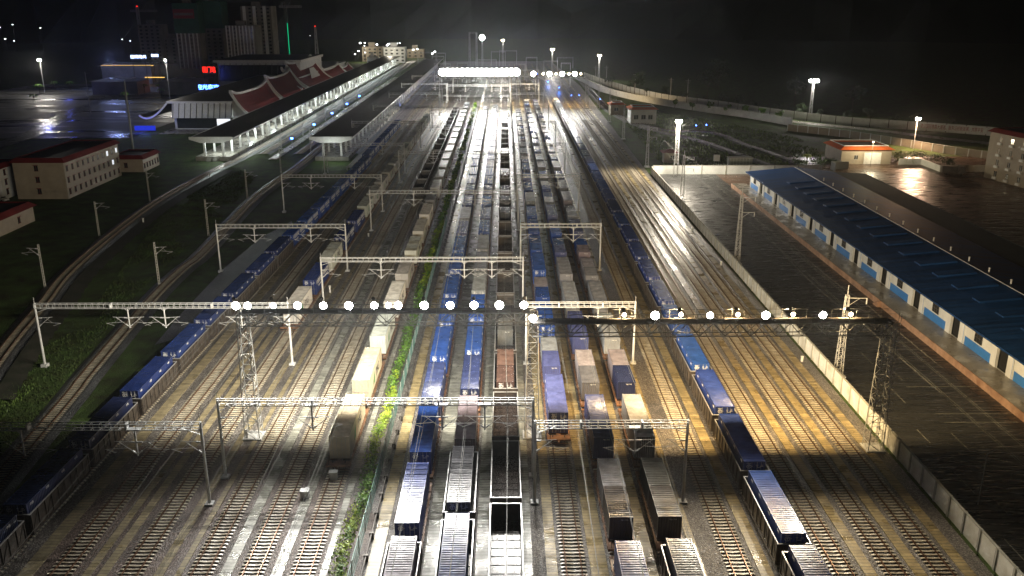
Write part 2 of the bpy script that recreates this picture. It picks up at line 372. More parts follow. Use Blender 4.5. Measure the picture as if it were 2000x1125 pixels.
# siding curving through the green field at upper right
S1 = catmull([W(1130,150), W(1165,190), W(1200,222), W(1290,252), W(1390,258), W(1450,280), W(1530,308), W(1590,335)])
track(S1, 'siding curving through the green field at upper right', bed=3.2, sl_end=330, railmat='rail_dark')
S2 = catmull([W(1150,175), W(1185,210), W(1250,246), W(1360,272), W(1440,300), W(1510,325)])
track(S2, 'inner siding curving through the green field at upper right', bed=3.2, sl_end=330, railmat='rail_dark')
# walkway strips between the tracks
strips = [(-46.9,1.5,'strip'),(-40.9,.8,'strip'),(-39.4,.9,'strip'),(-33.9,.9,'strip'),(-32.0,.6,'strip'),(-27.4,1.1,'strip_grey'),(-22.4,1.1,'strip_grey'),(-17.85,.7,'strip_grey'),
 (-13.1,1.3,'strip'),(-7.35,1.7,'strip_grey'),(-2.35,1.4,'strip_grey'),(2.05,1.2,'strip_grey'),(4.55,1.1,'strip'),(9.2,1.7,'strip'),(14.15,1.5,'strip'),(19.2,.8,'strip'),(25.5,1.3,'strip'),(35.65,1.15,'strip'),(40.5,1.15,'strip'),(45.3,1.15,'strip')]
for x, w, m in strips:
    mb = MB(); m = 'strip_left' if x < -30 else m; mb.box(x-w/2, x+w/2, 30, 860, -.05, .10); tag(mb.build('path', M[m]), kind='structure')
mb = MB(); mb.box(-85.5,-82.5,318,700,-.2,.02); tag(mb.build('path', M['platform']), kind='structure')
# roads beyond the field
def ribbon(name, P, w, z, m):
    mb = MB()
    for i in range(len(P)-1):
        def nn(i):
            t = (P[min(i+1, len(P)-1)]-P[max(i-1, 0)]).normalized(); return Vector((t.y, -t.x, 0))*w/2
        a, b = P[i], P[i+1]; na, nb = nn(i), nn(i+1)
        mb.quad((a-na).to_tuple()[:2]+(z,), (a+na).to_tuple()[:2]+(z,), (b+nb).to_tuple()[:2]+(z,), (b-nb).to_tuple()[:2]+(z,))
    return tag(mb.build(name, M[m]), kind='structure')
ribbon('road', catmull([W(1120,144), W(1170,168), W(1250,188), W(1380,208), W(1530,234), W(1700,252), W(1850,270), W(2060,292)]), 7, -.2, 'platform')
ribbon('road', catmull([W(-60,300), W(60,262), W(150,215), W(300,165), W(420,150)]), 9, -.1, 'asphalt')
# painted lines in the lot
mb = MB()
for x in (62.55, 62.9, 65.25, 65.6): mb.box(x-.04, x+.04, 60, 270, -.038, -.03)
for i, (x, y0, y1) in enumerate([(51.5,60,66),(52,74,79),(53.5,88,93),(54,100,104),(56,112,118),(57,126,131),(55,84,87),(58,98,103),(59,120,124),(54,140,144)]): mb.box(x-.05, x+.05, y0, y1, -.038, -.032)
for y in (96.5, 99, 106, 108.6, 117.5, 120.5, 132, 135): mb.box(58.5, 68.5, y-.05, y+.05, -.038, -.032)
tag(mb.build('painted_lines', M['strip_grey']), kind='structure')
# ------------------------------------------------------------------ containers and wagons
KIDS = {}
def corr(a0, a1, pitch, depth):       # trapezoid wave positions -> [(a, d)]
    n = max(1, round((a1-a0)/pitch)); p = (a1-a0)/n; out = []
    for i in range(n):
        s = a0+i*p; out += [(s, 0), (s+p*.3, 0), (s+p*.45, depth), (s+p*.85, depth)]
    out.append((a1, 0)); return out
def container_meshes(L, H, marks, style):
    w = 1.219; b = MB(); P = corr(.16, L-.16, .28, .036)
    for sgn in (-1, 1):
        for (a, d), (a2, d2) in zip(P, P[1:]):
            x, x2 = sgn*(w-d), sgn*(w-d2); b.quad((x,a,.16),(x2,a2,.16),(x2,a2,H-.12),(x,a,H-.12))
        b.box(sgn*w-.06*(sgn>0), sgn*w+.06*(sgn<0), .0, L, 0, .16); b.box(sgn*w-.06*(sgn>0), sgn*w+.06*(sgn<0), 0, L, H-.12, H-.01)
        for y in (0, L-.16): b.box(sgn*w-.16*(sgn>0), sgn*w+.16*(sgn<0), y, y+.16, .16, H-.12)
    for y in (0.02, L-.1): b.box(-w+.06, w-.06, y, y+.08, 0, .15); b.box(-w+.06, w-.06, y, y+.08, H-.12, H-.02)
    b.box(-w+.06, w-.06, .1, L-.1, .05, .12)
    P2_ = corr(-w+.16, w-.16, .26, .04)
    for (a, d), (a2, d2) in zip(P2_, P2_[1:]): b.quad((a,L-.02-d,.15),(a2,L-.02-d2,.15),(a2,L-.02-d2,H-.12),(a,L-.02-d,H-.12))
    for x in (-w, w-.17):
        for y in (-.012, L-.165):
            b.box(x-.004, x+.178, y, y+.178, H-.115, H+.004); b.box(x-.004, x+.178, y, y+.178, -.002, .118)
    r = MB(); P3 = corr(.25, L-.25, .36, -.045)
    for (a, d), (a2, d2) in zip(P3, P3[1:]): r.quad((-w+.07,a,H-.055-d),(w-.07,a,H-.055-d),(w-.07,a2,H-.055-d2),(-w+.07,a2,H-.055-d2))
    for x0, x1 in ((-w+.001, -w+.07), (w-.07, w-.001)): r.box(x0, x1, .17, L-.17, H-.05, H-.0)
    r.box(-w+.07, w-.07, .03, .25, H-.06, H-.012); r.box(-w+.07, w-.07, L-.25, L-.03, H-.06, H-.012)
    if L > 10: r.box(-w+.07, w-.07, L/2-.09, L/2+.09, H-.05, H-.006)
    d = MB()
    if style == 'corr':                # the blind corrugated end faces the camera
        for (a, e), (a2, e2) in zip(P2_, P2_[1:]): d.quad((a,.03+e,.15),(a2,.03+e2,.15),(a2,.03+e2,H-.12),(a,.03+e,H-.12))
        doors = [d]
    else:
        doors = []
        for s in (-1, 1):
            e = MB(); x0, x1 = sorted((s*.012, s*(w-.17))); e.box(x0, x1, .03, .08, .16, H-.13)
            for k in range(4):
                z = .3+k*(H-.7)/4; e.box(x0+.07, x1-.07, .012, .03, z, z+(H-.7)/4-.14)
            for q in (.3, .75): e.bar((s*q, -.01, .12), (s*q, -.01, H-.1), .022, 1, 6)
            for q in (.3, .75): e.bar((s*q, -.03, 1.1), (s*(q+.28), -.03, 1.1), .02, 1)
            doors.append(e)
    res = [b.mesh('container', [M['paint']]), r.mesh('roof', [M['roofpaint']])]
    res.append([e.mesh('end_panel' if style == 'corr' else 'door', [M['paint'], M['doordark']]) for e in doors])
    mk = []
    if marks:
        ring = MB(); zc = H-.62
        for q0 in range(20):
            a, a2 = 2*math.pi*q0/20, 2*math.pi*(q0+1)/20
            f = lambda t, r_: (-.62+math.cos(t)*r_, -.034, zc+math.sin(t)*r_)
            ring.quad(f(a,.2), f(a2,.2), f(a2,.27), f(a,.27))
        ring.box(-.66,-.58,-.04,-.03,zc-.15,zc+.15); ring.box(-.74,-.5,-.04,-.03,zc+.04,zc+.1)
        for i, (x0, x1, z) in enumerate([(.2,.42,.16),(.7,.95,.16),(.25,.4,0),(.6,1.0,0),(.3,.75,-.16),(-.3,-.2,.02),(-.9,-.4,.38)]):
            ring.box(x0, x1, -.04, -.03, zc+z-.025, zc+z+.025)
        mk.append(ring.mesh('end_marking', [M['mark']]))
    return res, mk, L, H
def placed(me, loc, rot): return (me, loc, rot)
T_CN = text_mesh('中铁集装箱', 1.05, M['mark']); T_CR = text_mesh('CHINA RAILWAY', .42, M['mark']); T_PAS = text_mesh('PAS', 1.75, M['markdark'])
T_TOP = text_mesh('中铁', .34, M['mark']); T_NUM = text_mesh('TBJU 704', .20, M['mark'])
leafm = MB(); leafm.quad((-1.0,.0,-.7),(-.2,.0,-.7),(.5,.0,.8),(.1,.0,.8)); leafm.quad((-.2,.002,-.7),(.3,.002,-.7),(.55,.002,.3),(.3,.002,.5)); T_LEAF = leafm.mesh('logo', [M['markgreen']])
PZ = math.pi/2
def make_container(kind, loc, rz, color, label, group, parts=True):
    (b, r, ds), mk, L, H = KINDS[kind]
    c = link('shipping_container', b, None, loc, (0,0,rz), color); tag(c, label, 'shipping container', group)
    link('roof', r, c, color=color if 'roofc' not in kind else color)
    if not parts: 
        for e in ds: link(e.name.split('.')[0], e, c, color=color)
        return c
    for e in ds: link(e.name.split('.')[0], e, c, color=color)
    for m_ in mk: link('end_marking', m_, c)
    if kind == 'blue40t':
        for yy in (3.1, 9.1):
            link('lettering', T_CN, c, (1.235, yy, H-.85), (PZ, 0, PZ)); link('lettering', T_CR, c, (1.235, yy+.4, H-1.7), (PZ, 0, PZ))
    if kind in ('blue40', 'dark40'):
        for s in (-1, 1):
            for yy in (1.0, 4.2, 7.6, 10.6): link('lettering', T_TOP, c, (s*1.235, yy, H-.42), (PZ, 0, s*PZ))
    if kind == 'plain20' or kind == 'corr40': link('lettering', T_NUM, c, (.3, .015, H-.35), (PZ, 0, 0))
    if kind == 'cream40':
        link('lettering', T_PAS, c, (1.237, 7.6, 1.45), (PZ, 0, PZ)); link('logo', T_LEAF, c, (1.237, 4.1, 1.45), (0, 0, PZ))
    return c
KINDS = {'blue40': container_meshes(12.19, 2.9, True, 'door'), 'dark40': container_meshes(12.19, 2.59, True, 'door'), 'blue40t': container_meshes(12.19, 2.9, True, 'door'),
 'cream40': container_meshes(12.19, 2.9, False, 'door'), 'corr40': container_meshes(12.19, 2.9, False, 'corr'), 'plain20': container_meshes(6.06, 2.59, False, 'corr'), 'brown20': container_meshes(6.06, 2.59, True, 'door')}
# bogie
def bogie_mesh():
    m = MB()
    for x in (-.98, .98):
        m.box(x-.09, x+.09, -1.15, 1.15, .55, .75); m.box(x-.1, x+.1, -.35, .35, .35, .55)
        for y in (-.9, .9): m.box(x-.11, x+.11, y-.14, y+.14, .38, .62)
    m.box(-.9, .9, -.25, .25, .5, .75); return m.mesh('bogie', [M['bogie']])
def wheelset_mesh():
    m = MB(); m.bar((-1.0,0,.70),(1.0,0,.70), .08, 0, 8)
    for x in (-.75, .75): m.bar((x-.06,0,.70),(x+.06,0,.70), .42, 0, 16)
    return m.mesh('wheelset', [M['bogie']])
ME_B, ME_W = bogie_mesh(), wheelset_mesh()
def add_bogies(root, L, z=-.0):
    for y in (1.9, L-1.9):
        b = link('bogie', ME_B, root, (0, y, z+.02))
        for d in (-.9, .9): link('wheelset', ME_W, b, (0, d, -.0))
def gondola_mesh(L=13.0):
    w, z0, z1 = 1.6, 1.15, 3.2; m = MB()
    for s in (-1, 1):
        x0, x1 = sorted((s*w, s*(w-.06))); m.box(x0, x1, .1, L-.1, z0-.1, z1-.1)
        n = 9
        for i in range(n+1):
            y = .15+i*(L-.42)/n; x0, x1 = sorted((s*w, s*(w+.09))); m.box(x0, x1, y, y+.12, z0-.15, z1-.1)
        for i in range(0, n, 2):
            y = .27+i*(L-.42)/n; m.bar((s*(w+.03), y, z0), (s*(w+.03), y+1.3, z1-.25), .035)
        x0, x1 = sorted((s*w, s*(w+.1))); m.box(x0, x1, .1, L-.1, z0-.33, z0-.151)
    for y in (.06, L-.12): 
        m.box(-w, w, y, y+.06, z0-.1, z1-.1)
        for x in (-1, 0, 1): m.box(x-.06, x+.06, y-.06 if y < 1 else y+.06, y if y < 1 else y+.12, z0-.3, z1-.1)
    m.box(-.25, .25, .0, L, .75, 1.0); m.box(-w, w, .02, .2, .82, 1.04); m.box(-w, w, L-.2, L-.02, .82, 1.04)
    m.bar((0,-.5,.88),(0,.1,.88),.12); m.bar((0,L+.5,.88),(0,L-.1,.88),.12)
    body = m.mesh('gondola_wagon', [M['gondola']])
    r = MB(); 
    for s in (-1, 1): x0, x1 = sorted((s*(w-.05), s*(w+.06))); r.box(x0, x1, .02, L-.02, z1-.1, z1)
    r.box(-w+.1, w-.1, .02, .16, z1-.1, z1-.002); r.box(-w+.1, w-.1, L-.16, L-.02, z1-.1, z1-.002)
    rim = r.mesh('top_rim', [M['rim']])
    f = MB(); f.box(-w+.06, w-.06, .12, L-.12, z0-.08, z0)
    for i in range(9):
        y = .9+i*(L-1.8)/8; f.box(-w+.15, w-.15, y-.06, y+.06, z0, z0+.06)
    f.box(-.14, .14, .2, L-.2, z0, z0+.08)
    for s in (-.85, .85):
        for i in range(8): y = 1.6+i*(L-1.8)/8; f.box(s-.05, s+.05, y-.45, y+.45, z0, z0+.05)
    return body, rim, f.mesh('floor', [M['gfloor']])
G_ME = gondola_mesh()
def make_gondola(loc, rz, label, group):
    g = link('gondola_wagon', G_ME[0], None, loc, (0,0,rz)); tag(g, label, 'open wagon', group)
    link('top_rim', G_ME[1], g); link('floor', G_ME[2], g); add_bogies(g, 13.0); return g
def flat_mesh(L):
    m = MB(); m.box(-.3, .3, 0, L, .72, 1.02)
    for s in (-1, 1):
        x0, x1 = sorted((s*1.28, s*1.46)); m.box(x0, x1, .05, L-.05, .78, 1.08)
        for i in range(10): y = .5+i*(L-1.1)/9; m.box(s*1.46-(.0 if s > 0 else .05), s*1.46+(.05 if s > 0 else 0), y, y+.1, .78, 1.12)
    for i in range(9): y = .06+i*(L-.3)/8; m.box(-1.28, 1.28, y, y+.18, .82, 1.0)
    m.box(-1.28, 1.28, .05, 1.3, 1.0, 1.06); m.box(-1.28, 1.28, L-1.3, L-.05, 1.0, 1.06)
    m.bar((0,-.5,.88),(0,.1,.88),.12); m.bar((0,L+.5,.88),(0,L-.1,.88),.12); m.bar((-1.3,.0,.55),(1.3,.0,.55),.04)
    return m.mesh('flat_wagon', [M['flat']])
F_ME = {L: flat_mesh(L) for L in (13.6, 15.6)}
def make_flat(loc, rz, L, label, group):
    g = link('flat_wagon', F_ME[L], None, loc, (0,0,rz)); tag(g, label, 'flat wagon', group); add_bogies(g, L)
    for s in (-1, 1):
        mb = stake_me; 
        link('hand_brake', mb, g, (s*1.1, .25 if s < 0 else L-.25, 1.0))
    return g
sm_ = MB(); sm_.bar((0,0,0),(0,0,1.0),.03); sm_.bar((-.16,0,1.0),(.16,0,1.0),.03); stake_me = sm_.mesh('hand_brake', [M['bogie']])
BL = (.02,.07,.30); BL2 = (.018,.04,.19); BD = (.02,.03,.09); BV = (.07,.085,.22); GR = (.26,.27,.29); DG = (.10,.105,.12); BR = (.10,.06,.05); MV = (.22,.19,.22); CR = (.62,.56,.42); WH = (.62,.63,.60); PK = (.27,.25,.26); ORW = (.10,.095,.095)
NV = (.014,.03,.13)
cname = {NV:'navy blue',BL:'bright blue',BL2:'navy blue',BD:'dark blue',BV:'violet blue',GR:'grey',DG:'dark grey',BR:'brown',MV:'mauve',CR:'cream',WH:'white',PK:'dusty pink',ORW:'dull brown'}
def yrow(y, z):      # distance Y of a point at height z seen at image row y
    d = FPX*(HC-z)/(math.cos(PITCH)*(y-10)); return (d-(HC-z)*math.sin(PITCH))/math.cos(PITCH)
def train(desc, X, Ystart, pitch, n, unit, line=None, seed=1):
    rnd = random.Random(seed); gname = 'wagons of the '+desc; cn = 'containers on the '+desc; ci = 0
    for i in range(n):
        Y = Ystart+i*pitch; wagon, loads = unit(i, rnd, Y)
        if line: x = line(Y+6); rz = -math.atan((line(Y+10)-line(Y))/10)
        else: x, rz = X, 0.0
        near = nth(i+1)+' from the camera'
        fwd = Vector((-math.sin(rz), math.cos(rz), 0)); base = Vector((x, Y+6, 0))-fwd*6
        if wagon == 'g': make_gondola(base-fwd*.4+Vector((0,0,.0)), rz, f'open gondola, {near} in the {desc}', gname); zf = 1.15+.10
        elif wagon: L = wagon; make_flat(base-fwd*(L-12.19)/2, rz, L, f'flat wagon, {near} in the {desc}', gname); zf = 1.10
        for kind, dy, col in loads:
            ci += 1; j = rnd.uniform(-.06, .06); kk = rnd.uniform(.72, 1.25); cc = tuple(max(.005, c*kk*rnd.uniform(.95, 1.05)) for c in col)
            make_container(kind, base+fwd*dy+Vector((j if wagon == 'g' else 0, 0, zf)), rz, cc, f'{cname[col]} container, {nth(ci)} from the camera on the {desc}', cn)
# A : blue train beside the hedge
yA = yrow(1021, 4.0)
def uA(i, r, Y):
    col = BL2 if i < 2 else BL if i in (2, 4, 5, 6, 8) else BD if i == 3 else r.choice([BL, BL, BL2, BV, GR, BL])
    return ('g' if i < 1 else 13.6), [('blue40', 0, MV if i == 0 else col)]
train('blue train beside the hedge', TX['A'], yA-14.6, 14.65, 27, uA, seed=2)
yB = yrow(982, 4.0)
def uB(i, r, Y):
    col = {0:BL2, 1:DG, 2:MV, 3:BD, 4:BL, 5:BL, 6:GR}.get(i) or r.choice([BL, GR, BV, GR, BL, MV])
    return ('g' if i < 2 else 13.6), [('blue40' if i != 2 else 'corr40', 0, col)]
train('second train right of the hedge', TX['B'], yB-14.3, 14.25, 28, uB, seed=3)
def uC(i, r, Y):
    if i in (0, 1, 2, 5, 6): return 'g', []
    if i == 3: return 'g', [('brown20', .3, BR), ('brown20', 6.5, BR)]
    if r.random() < .45: return 'g', []
    return 'g', [(r.choice(['plain20','brown20']), .3+6.2*k, r.choice([ORW, BR, DG, GR])) for k in (r.choice([[0,1],[0],[1],[0,1]]))]
train('open gondola train in the centre', TX['C'], yrow(972, 3.2)+.4-14.0*1, 14.0, 25, uC, seed=4)
yD = yrow(806, 4.0)
def uD(i, r, Y):
    if i == 1: return 15.6, [('plain20', 0, BV), ('plain20', 6.13, GR)]
    col = BV if i == 0 else BL if 2 < i < 8 else r.choice([BL, GR, GR, BV, MV])
    if r.random() < .4: return 15.6, [('plain20', 0, col), ('plain20', 6.13, r.choice([BL, GR, BL, MV]))]
    return 15.6, [('blue40', 0, col)]
train('train just right of centre', TX['D'], yD, 15.75, 22, uD, seed=5)
yE = yrow(1006, 4.0)
def uE(i, r, Y):
    if i == 0: return 15.6, [('corr40', 0, BL2)]
    if i == 1: return 15.6, [('plain20', 0, ORW), ('plain20', 6.13, GR)]
    if i == 2: return 15.6, [('corr40', 0, DG if 0 else BV)]
    if i == 3: return 15.6, [('plain20', 0, DG), ('plain20', 6.13, PK)]
    a, b = r.choice([(GR, DG), (BL, GR), (GR, GR), (GR, BL), (BV, GR), (BV, BL)])
    return 15.6, ([('plain20', 0, a), ('plain20', 6.13, b)] if r.random() < .6 else [('corr40', 0, a)])
train('second train right of centre', TX['E'], yE-16.7, 16.7, 26, uE, seed=6)
yF = yrow(1005, 4.0)
def uF(i, r, Y):
    if i == 0: return 'g', [('corr40', 0, DG)]
    if i == 1: return 15.6, [('plain20', 0, ORW), ('plain20', 6.13, DG)]
    if i == 2: return 15.6, [('corr40', 0, GR)]
    if i == 3: return 15.6, [('plain20', 0, BD), ('plain20', 6.13, PK)]
    a, b = r.choice([(BL, GR), (GR, BV), (MV, BL), (GR, DG), (BV, BV), (GR, GR)])
    return 15.6, ([('plain20', 0, a), ('plain20', 6.13, b)] if r.random() < .6 else [('corr40', 0, a)])
train('third train right of centre', TX['F'], yF-16.7, 16.7, 26, uF, seed=7)
yH = yrow(1044, 4.15)
train('rightmost blue train', TX['H'], yH-14.15, 14.15, 31, lambda i, r, Y: ('g', [('blue40', 0, (BL2 if i in (2, 7, 8, 9) or r.random() < .4 else BL) if i < 22 else GR)]), seed=8)
yL = yrow(857, 4.15)
train('leftmost blue gondola train', 0, yL-2*14.0, 14.0, 9, lambda i, r, Y: ('g', [('blue40', 0, BD if i < 3 else NV)]), line=lambda Y: LX(min(Y, 300)), seed=9)  # nearest loads coloured darker for the shade beyond the lamps' reach
train('blue flat wagon train far left', 0, yL+7*14.0, 14.0, 15, lambda i, r, Y: (13.6, [('blue40t', 0, BL)]), line=lambda Y: LX(min(Y, 300)) if Y < 300 else -48.1, seed=10)
yK = yrow(852, 4.0)
train('cream and white container train', TX['T5'], yK, 16.75, 23, lambda i, r, Y: (15.6, [('cream40', 0, CR if i < 2 else WH if i < 5 else r.choice([WH, GR, WH]))]), seed=11)
yM = yrow(600, 4.0)
train('short mixed train', TX['T2'], yM, 15.9, 18, lambda i, r, Y: (15.6, [('cream40' if (i in (0, 2) or i > 4) else 'blue40t', 0, WH if (i in (0, 2) or i > 4) else BL2)]), seed=12)
train('distant empty gondola train', TX['T4'], yrow(366, 3.2), 14.0, 15, lambda i, r, Y: ('g', []), seed=13)
# ------------------------------------------------------------------ catenary portals
def lattice_beam(mb, a, b, w, h, n, r=.045, r2=.03, diag=True, axis=Vector((0,1,0))):
    """box truss from a to b (top centre line), width w along axis, depth h downwards"""
    a, b = Vector(a), Vector(b); up = Vector((0,0,1)); ch = []
    for s in (-.5, .5):
        for z in (0, -h): p, q = a+axis*w*s+up*z, b+axis*w*s+up*z; ch.append((p, q)); mb.bar(p, q, r)
    for i in range(n+1):
        t = i/n; P_ = [p+(q-p)*t for p, q in ch]
        mb.bar(P_[0], P_[1], r2); mb.bar(P_[2], P_[3], r2); mb.bar(P_[0], P_[2], r2); mb.bar(P_[1], P_[3], r2)
        if diag and i < n:
            t2 = (i+.4)/n; Q_ = [p+(q-p)*t2 for p, q in ch]
            mb.bar(P_[3], Q_[1], r2*.7)
def cant_mesh():
    m = MB(); m.bar((.1,0,7.75),(2.35,0,7.85),.035,0,6); m.bar((.1,0,6.35),(1.9,0,7.8),.035,0,6); m.bar((.1,0,7.72),(.7,0,7.74),.09,0,8); m.bar((.14,0,6.38),(.5,0,6.68),.09,0,8)
    m.bar((.95,0,7.05),(3.5,0,6.85),.025,0,6); m.bar((3.4,0,6.85),(2.3,0,6.45),.022,0,6); m.bar((1.3,0,7.80),(2.2,0,6.98),.015)
    return m.mesh('cantilever', [M['steel']])
ME_C = cant_mesh()
def portal(x0, x1, Y, drops, label, left=True, right=True, big=True, h=10.0):
    root = empty('catenary_portal', (x0, Y, 0)); tag(root, label, 'catenary gantry', 'catenary gantries across the yard')
    L = x1-x0
    for k, x in enumerate([0]*left+[L]*right):
        m = MB(); m.bar((x,0,-.2),(x,0,h+.15),.19,0,10,.14); m.box(x-.45,x+.45,-.45,.45,-.25,.22); m.bar((x,0,h+.15),(x,0,h+1.0),.03); m.build('leg', M['steel'], root)
    m = MB(); lattice_beam(m, (0,0,h), (L,0,h), .62, .66, int(L/.95) if big else int(L/2), .055 if big else .07, .028 if big else .04, diag=big)
    for s in (-1, 1):
        e = 0 if s < 0 else L; m.bar((e, 0, h-1.4), (e-s*2.2, 0, h-.62), .05)
    for q in (.3, .7): m.box(L*q-.09, L*q+.09, -.40, .40, h-.70, h+.07)
    m.build('beam', M['steel'], root)
    for d in drops:
        g = MB(); x = d-x0; g.bar((x,0,h-.6),(x,0,6.1),.10,0,8); g.box(x-.7,x+.7,-.34,.34,h-.74,h-.63); g.bar((x,0,h-1.2),(x+.55,0,h-.7),.04); g.bar((x,0,h-1.2),(x-.55,0,h-.7),.04)
        dt = g.build('drop_tube', M['steel'], root)
        for s in (0, 1):
            link('cantilever', ME_C, dt, (x,0,0), (0,0,math.pi*s))
    link('cantilever', ME_C, root, (0,0,0)); link('cantilever', ME_C, root, (L,0,0), (0,0,math.pi))
    return root
YS = [86.4,126.6,177,232.7,289,346,404,462,520,580]; YM = [92.3,151.7,211.5,272.5,332,392,450,510,570]
for i, Y in enumerate(YS):
    big = Y < 300
    portal(-71.2 if i == 1 else -59.5, -33, Y, [-57.3,-51.8,-40.2][(0 if i == 1 else 1):] if i != 0 else [-52.5,-40.2], f'steel catenary gantry over the left tracks, {nth(i+1)} from the camera', big=big)
    portal(3.2, 19.8, Y, [14.15], f'short steel catenary gantry over the tracks right of the centre, {nth(i+1)} from the camera', big=big)
for i, Y in enumerate(YM):
    portal(-33, 3.2, Y, [-22.3,-7.35,-2.4], f'long steel catenary gantry over the middle tracks, {nth(i+1)} from the camera', big=Y < 300)
# wires of each electrified track
def wires(x, Ys, label, r=.02, line=None):
    mb = MB(); Ys = [28]+[y for y in Ys]; y0 = Ys[0]
    for k, (a, b) in enumerate(zip(Ys, Ys[1:])):
        n = 8 if a < 260 else 3; pts = []; o = .2 if k % 2 else -.2; o2 = -o; rr = r if a < 200 else r*.8
        for i in range(n+1):
            t = i/n; sag = 1.15*(4*t*(1-t))*((b-a)/60)
            pts.append((o+(o2-o)*t, a+(b-a)*t-y0, 7.8-sag))
        mb.path(pts, rr, 0, 3); mb.bar((o*1.5, a-y0, 6.42), (o2*1.5, b-y0, 6.42), rr, 0, 3)
        for i in range(1, n): p = pts[i]; mb.bar(p, (p[0]*1.5, p[1], 6.42), r*.4, 0, 3)
    o = mb.build('catenary_wire', M['wire'], None, (x, y0, 0)); tag(o, label, 'overhead wire', 'overhead wires above the tracks')
wl1 = {'T1':'leftmost yard track','T2':'track of the short mixed train','T3':'empty track between the left gantry legs','T4':'second track left of the hedge','T5':'cream container train','A':'blue train beside the hedge','B':'blue train left of the open gondolas','C':'open gondola train','D':'train right of the centre tower','E':'second train right of the centre tower','F':'third train right of the centre tower'}
for k, v in wl1.items():
    wires(TX[k]+(1.2 if k == 'D' else 0), YS if k in ('T1','T2','D','E','F') else YM, 'thin bright overhead wires above the '+v)
# tensioning weights hanging on wires
def weight(x, Y, z, label):
    m = MB(); m.box(-.28,.28,-.28,.28,0,1.0); m.bar((0,0,1),(0,0,2.0),.03); m.bar((-.5,.5,1.8),(.5,.5,2.2),.05)
    tag(m.build('tension_weight', M['steel_dark'], None, (x,Y,z)), label, 'weight')
# ------------------------------------------------------------------ light bridges with floodlights
def lattice_leg(mb, p, w0, w1, h, n, r=.06, r2=.035):
    p = Vector(p)
    def cor(t): w = w0+(w1-w0)*t; return [p+Vector((sx*w/2, sy*w/2, h*t)) for sx, sy in ((-1,-1),(1,-1),(1,1),(-1,1))]
    prev = cor(0)
    for i in range(n):
        cur = cor((i+1)/n)
        for k in range(4):
            mb.bar(prev[k], cur[k], r); j = (k+1) % 4; mb.bar(cur[k], cur[j], r2)
            mb.bar(prev[k] if i % 2 else prev[j], cur[j] if i % 2 else cur[k], r2)
        prev = cur
def light_bridge(x0, x1, Y, zd, label, legs, cage=False):
    root = empty('light_bridge', (x0, Y, 0)); tag(root, label, 'light bridge'); L = x1-x0
    m = MB(); n = max(6, int(L/3)) * 1; step = L/n
    for s in (-.85, .85):
        m.bar((0,s,zd-.1),(L,s,zd-.1),.07); m.bar((0,s*.8,zd-1.75),(L,s*.8,zd-1.75),.07)
        for i in range(n):
            a, b = i*step, (i+.5)*step; m.bar((a,s,zd-.1),(b,s*.8,zd-1.75),.065); m.bar((b,s*.8,zd-1.75),(a+step,s,zd-.1),.065); m.bar((b,s*.8,zd-1.75),(b,s,zd-.1),.028); m.bar((a,s*.8,zd-1.75),(a,s,zd-.1),.028)
    for i in range(n): m.bar((i*step,-.68,zd-1.75),((i+1)*step,.68,zd-1.75),.03)
    m.build('truss', M['lightsteel'], root)
    d = MB(); d.box(0, L, -.85, .85, zd-.03, zd+.02); d.build('walkway_deck', M['steel_dark'], root)
    h = MB()
    for s in (-.9, .9):
        for z in (.45, 1.1): h.bar((0,s,zd+z),(L,s,zd+z),.028)
        for i in range(int(L/1.5)+1): h.bar((i*1.5,s,zd),(i*1.5,s,zd+1.12),.025)
    h.build('handrail', M['lightsteel'], root)
    for lx in legs:
        g = MB(); lattice_leg(g, (lx-x0, 0, -.2), 1.9, 1.15, zd-.1, 12)
        g.box(lx-x0-1.2, lx-x0+1.2, -1.2, 1.2, -.3, .25); g.build('tower_leg', M['steel'], root)
    if cage:
        g = MB(); xx = L+.2
        for s in (-.3, .3): g.bar((xx+.5,s-.9,.2),(xx+.5,s-.9,zd+1.2),.035)
        for i in range(int(zd/.45)): g.bar((xx+.5,-1.2,.4+i*.45),(xx+.5,-.6,.4+i*.45),.02)
        for i in range(int(zd/1.2)):
            z = 2.2+i*1.2; ps = [(xx+.5+.7*math.sin(t), -.9-.38*math.cos(t), z) for t in [0,.8,1.57,2.3,3.14]]; g.path(ps, .02)
        g.build('ladder', M['steel'], root)
    return root
light_bridge(-32.4, 3.0, 102.5, 17.2, 'dark steel light bridge spanning the left tracks, nearest the camera', [-32.4, 3.4])
light_bridge(3.2, 46.0, 98.6, 17.2, 'dark steel light bridge spanning the right tracks to the boundary wall', [46.0], cage=True)
light_bridge(-34.5, 7.0, 485, 17.2, 'distant light bridge with a solid row of glaring lamps', [-34.5, 7.0])
light_bridge(7.4, 44.0, 482, 17.2, 'distant light bridge on the right with spaced lamps', [44.0])
def flood_meshes():
    b = MB(); b.bar((0,.32,0),(0,-.06,0),.34,0,12,.52); b.box(-.2,.2,.3,.5,-.15,.2); b.bar((-.5,.1,-.55),(-.5,.1,.05),.03); b.bar((.5,.1,-.55),(.5,.1,.05),.03); b.bar((-.5,.1,-.55),(.5,.1,-.55),.03); b.bar((0,.1,-1.0),(0,.1,-.55),.04)
    l = MB(); l.bar((0,-.065,0),(0,-.13,0),.50,0,20,.42)  # disc oversized to take in the lamp's glare
    return b.mesh('floodlight', [M['steel_dark']]), l.mesh('lens', [M['lens']]), l.mesh('lens', [M['lenswarm']])
FLB, FLL, FLW = flood_meshes()
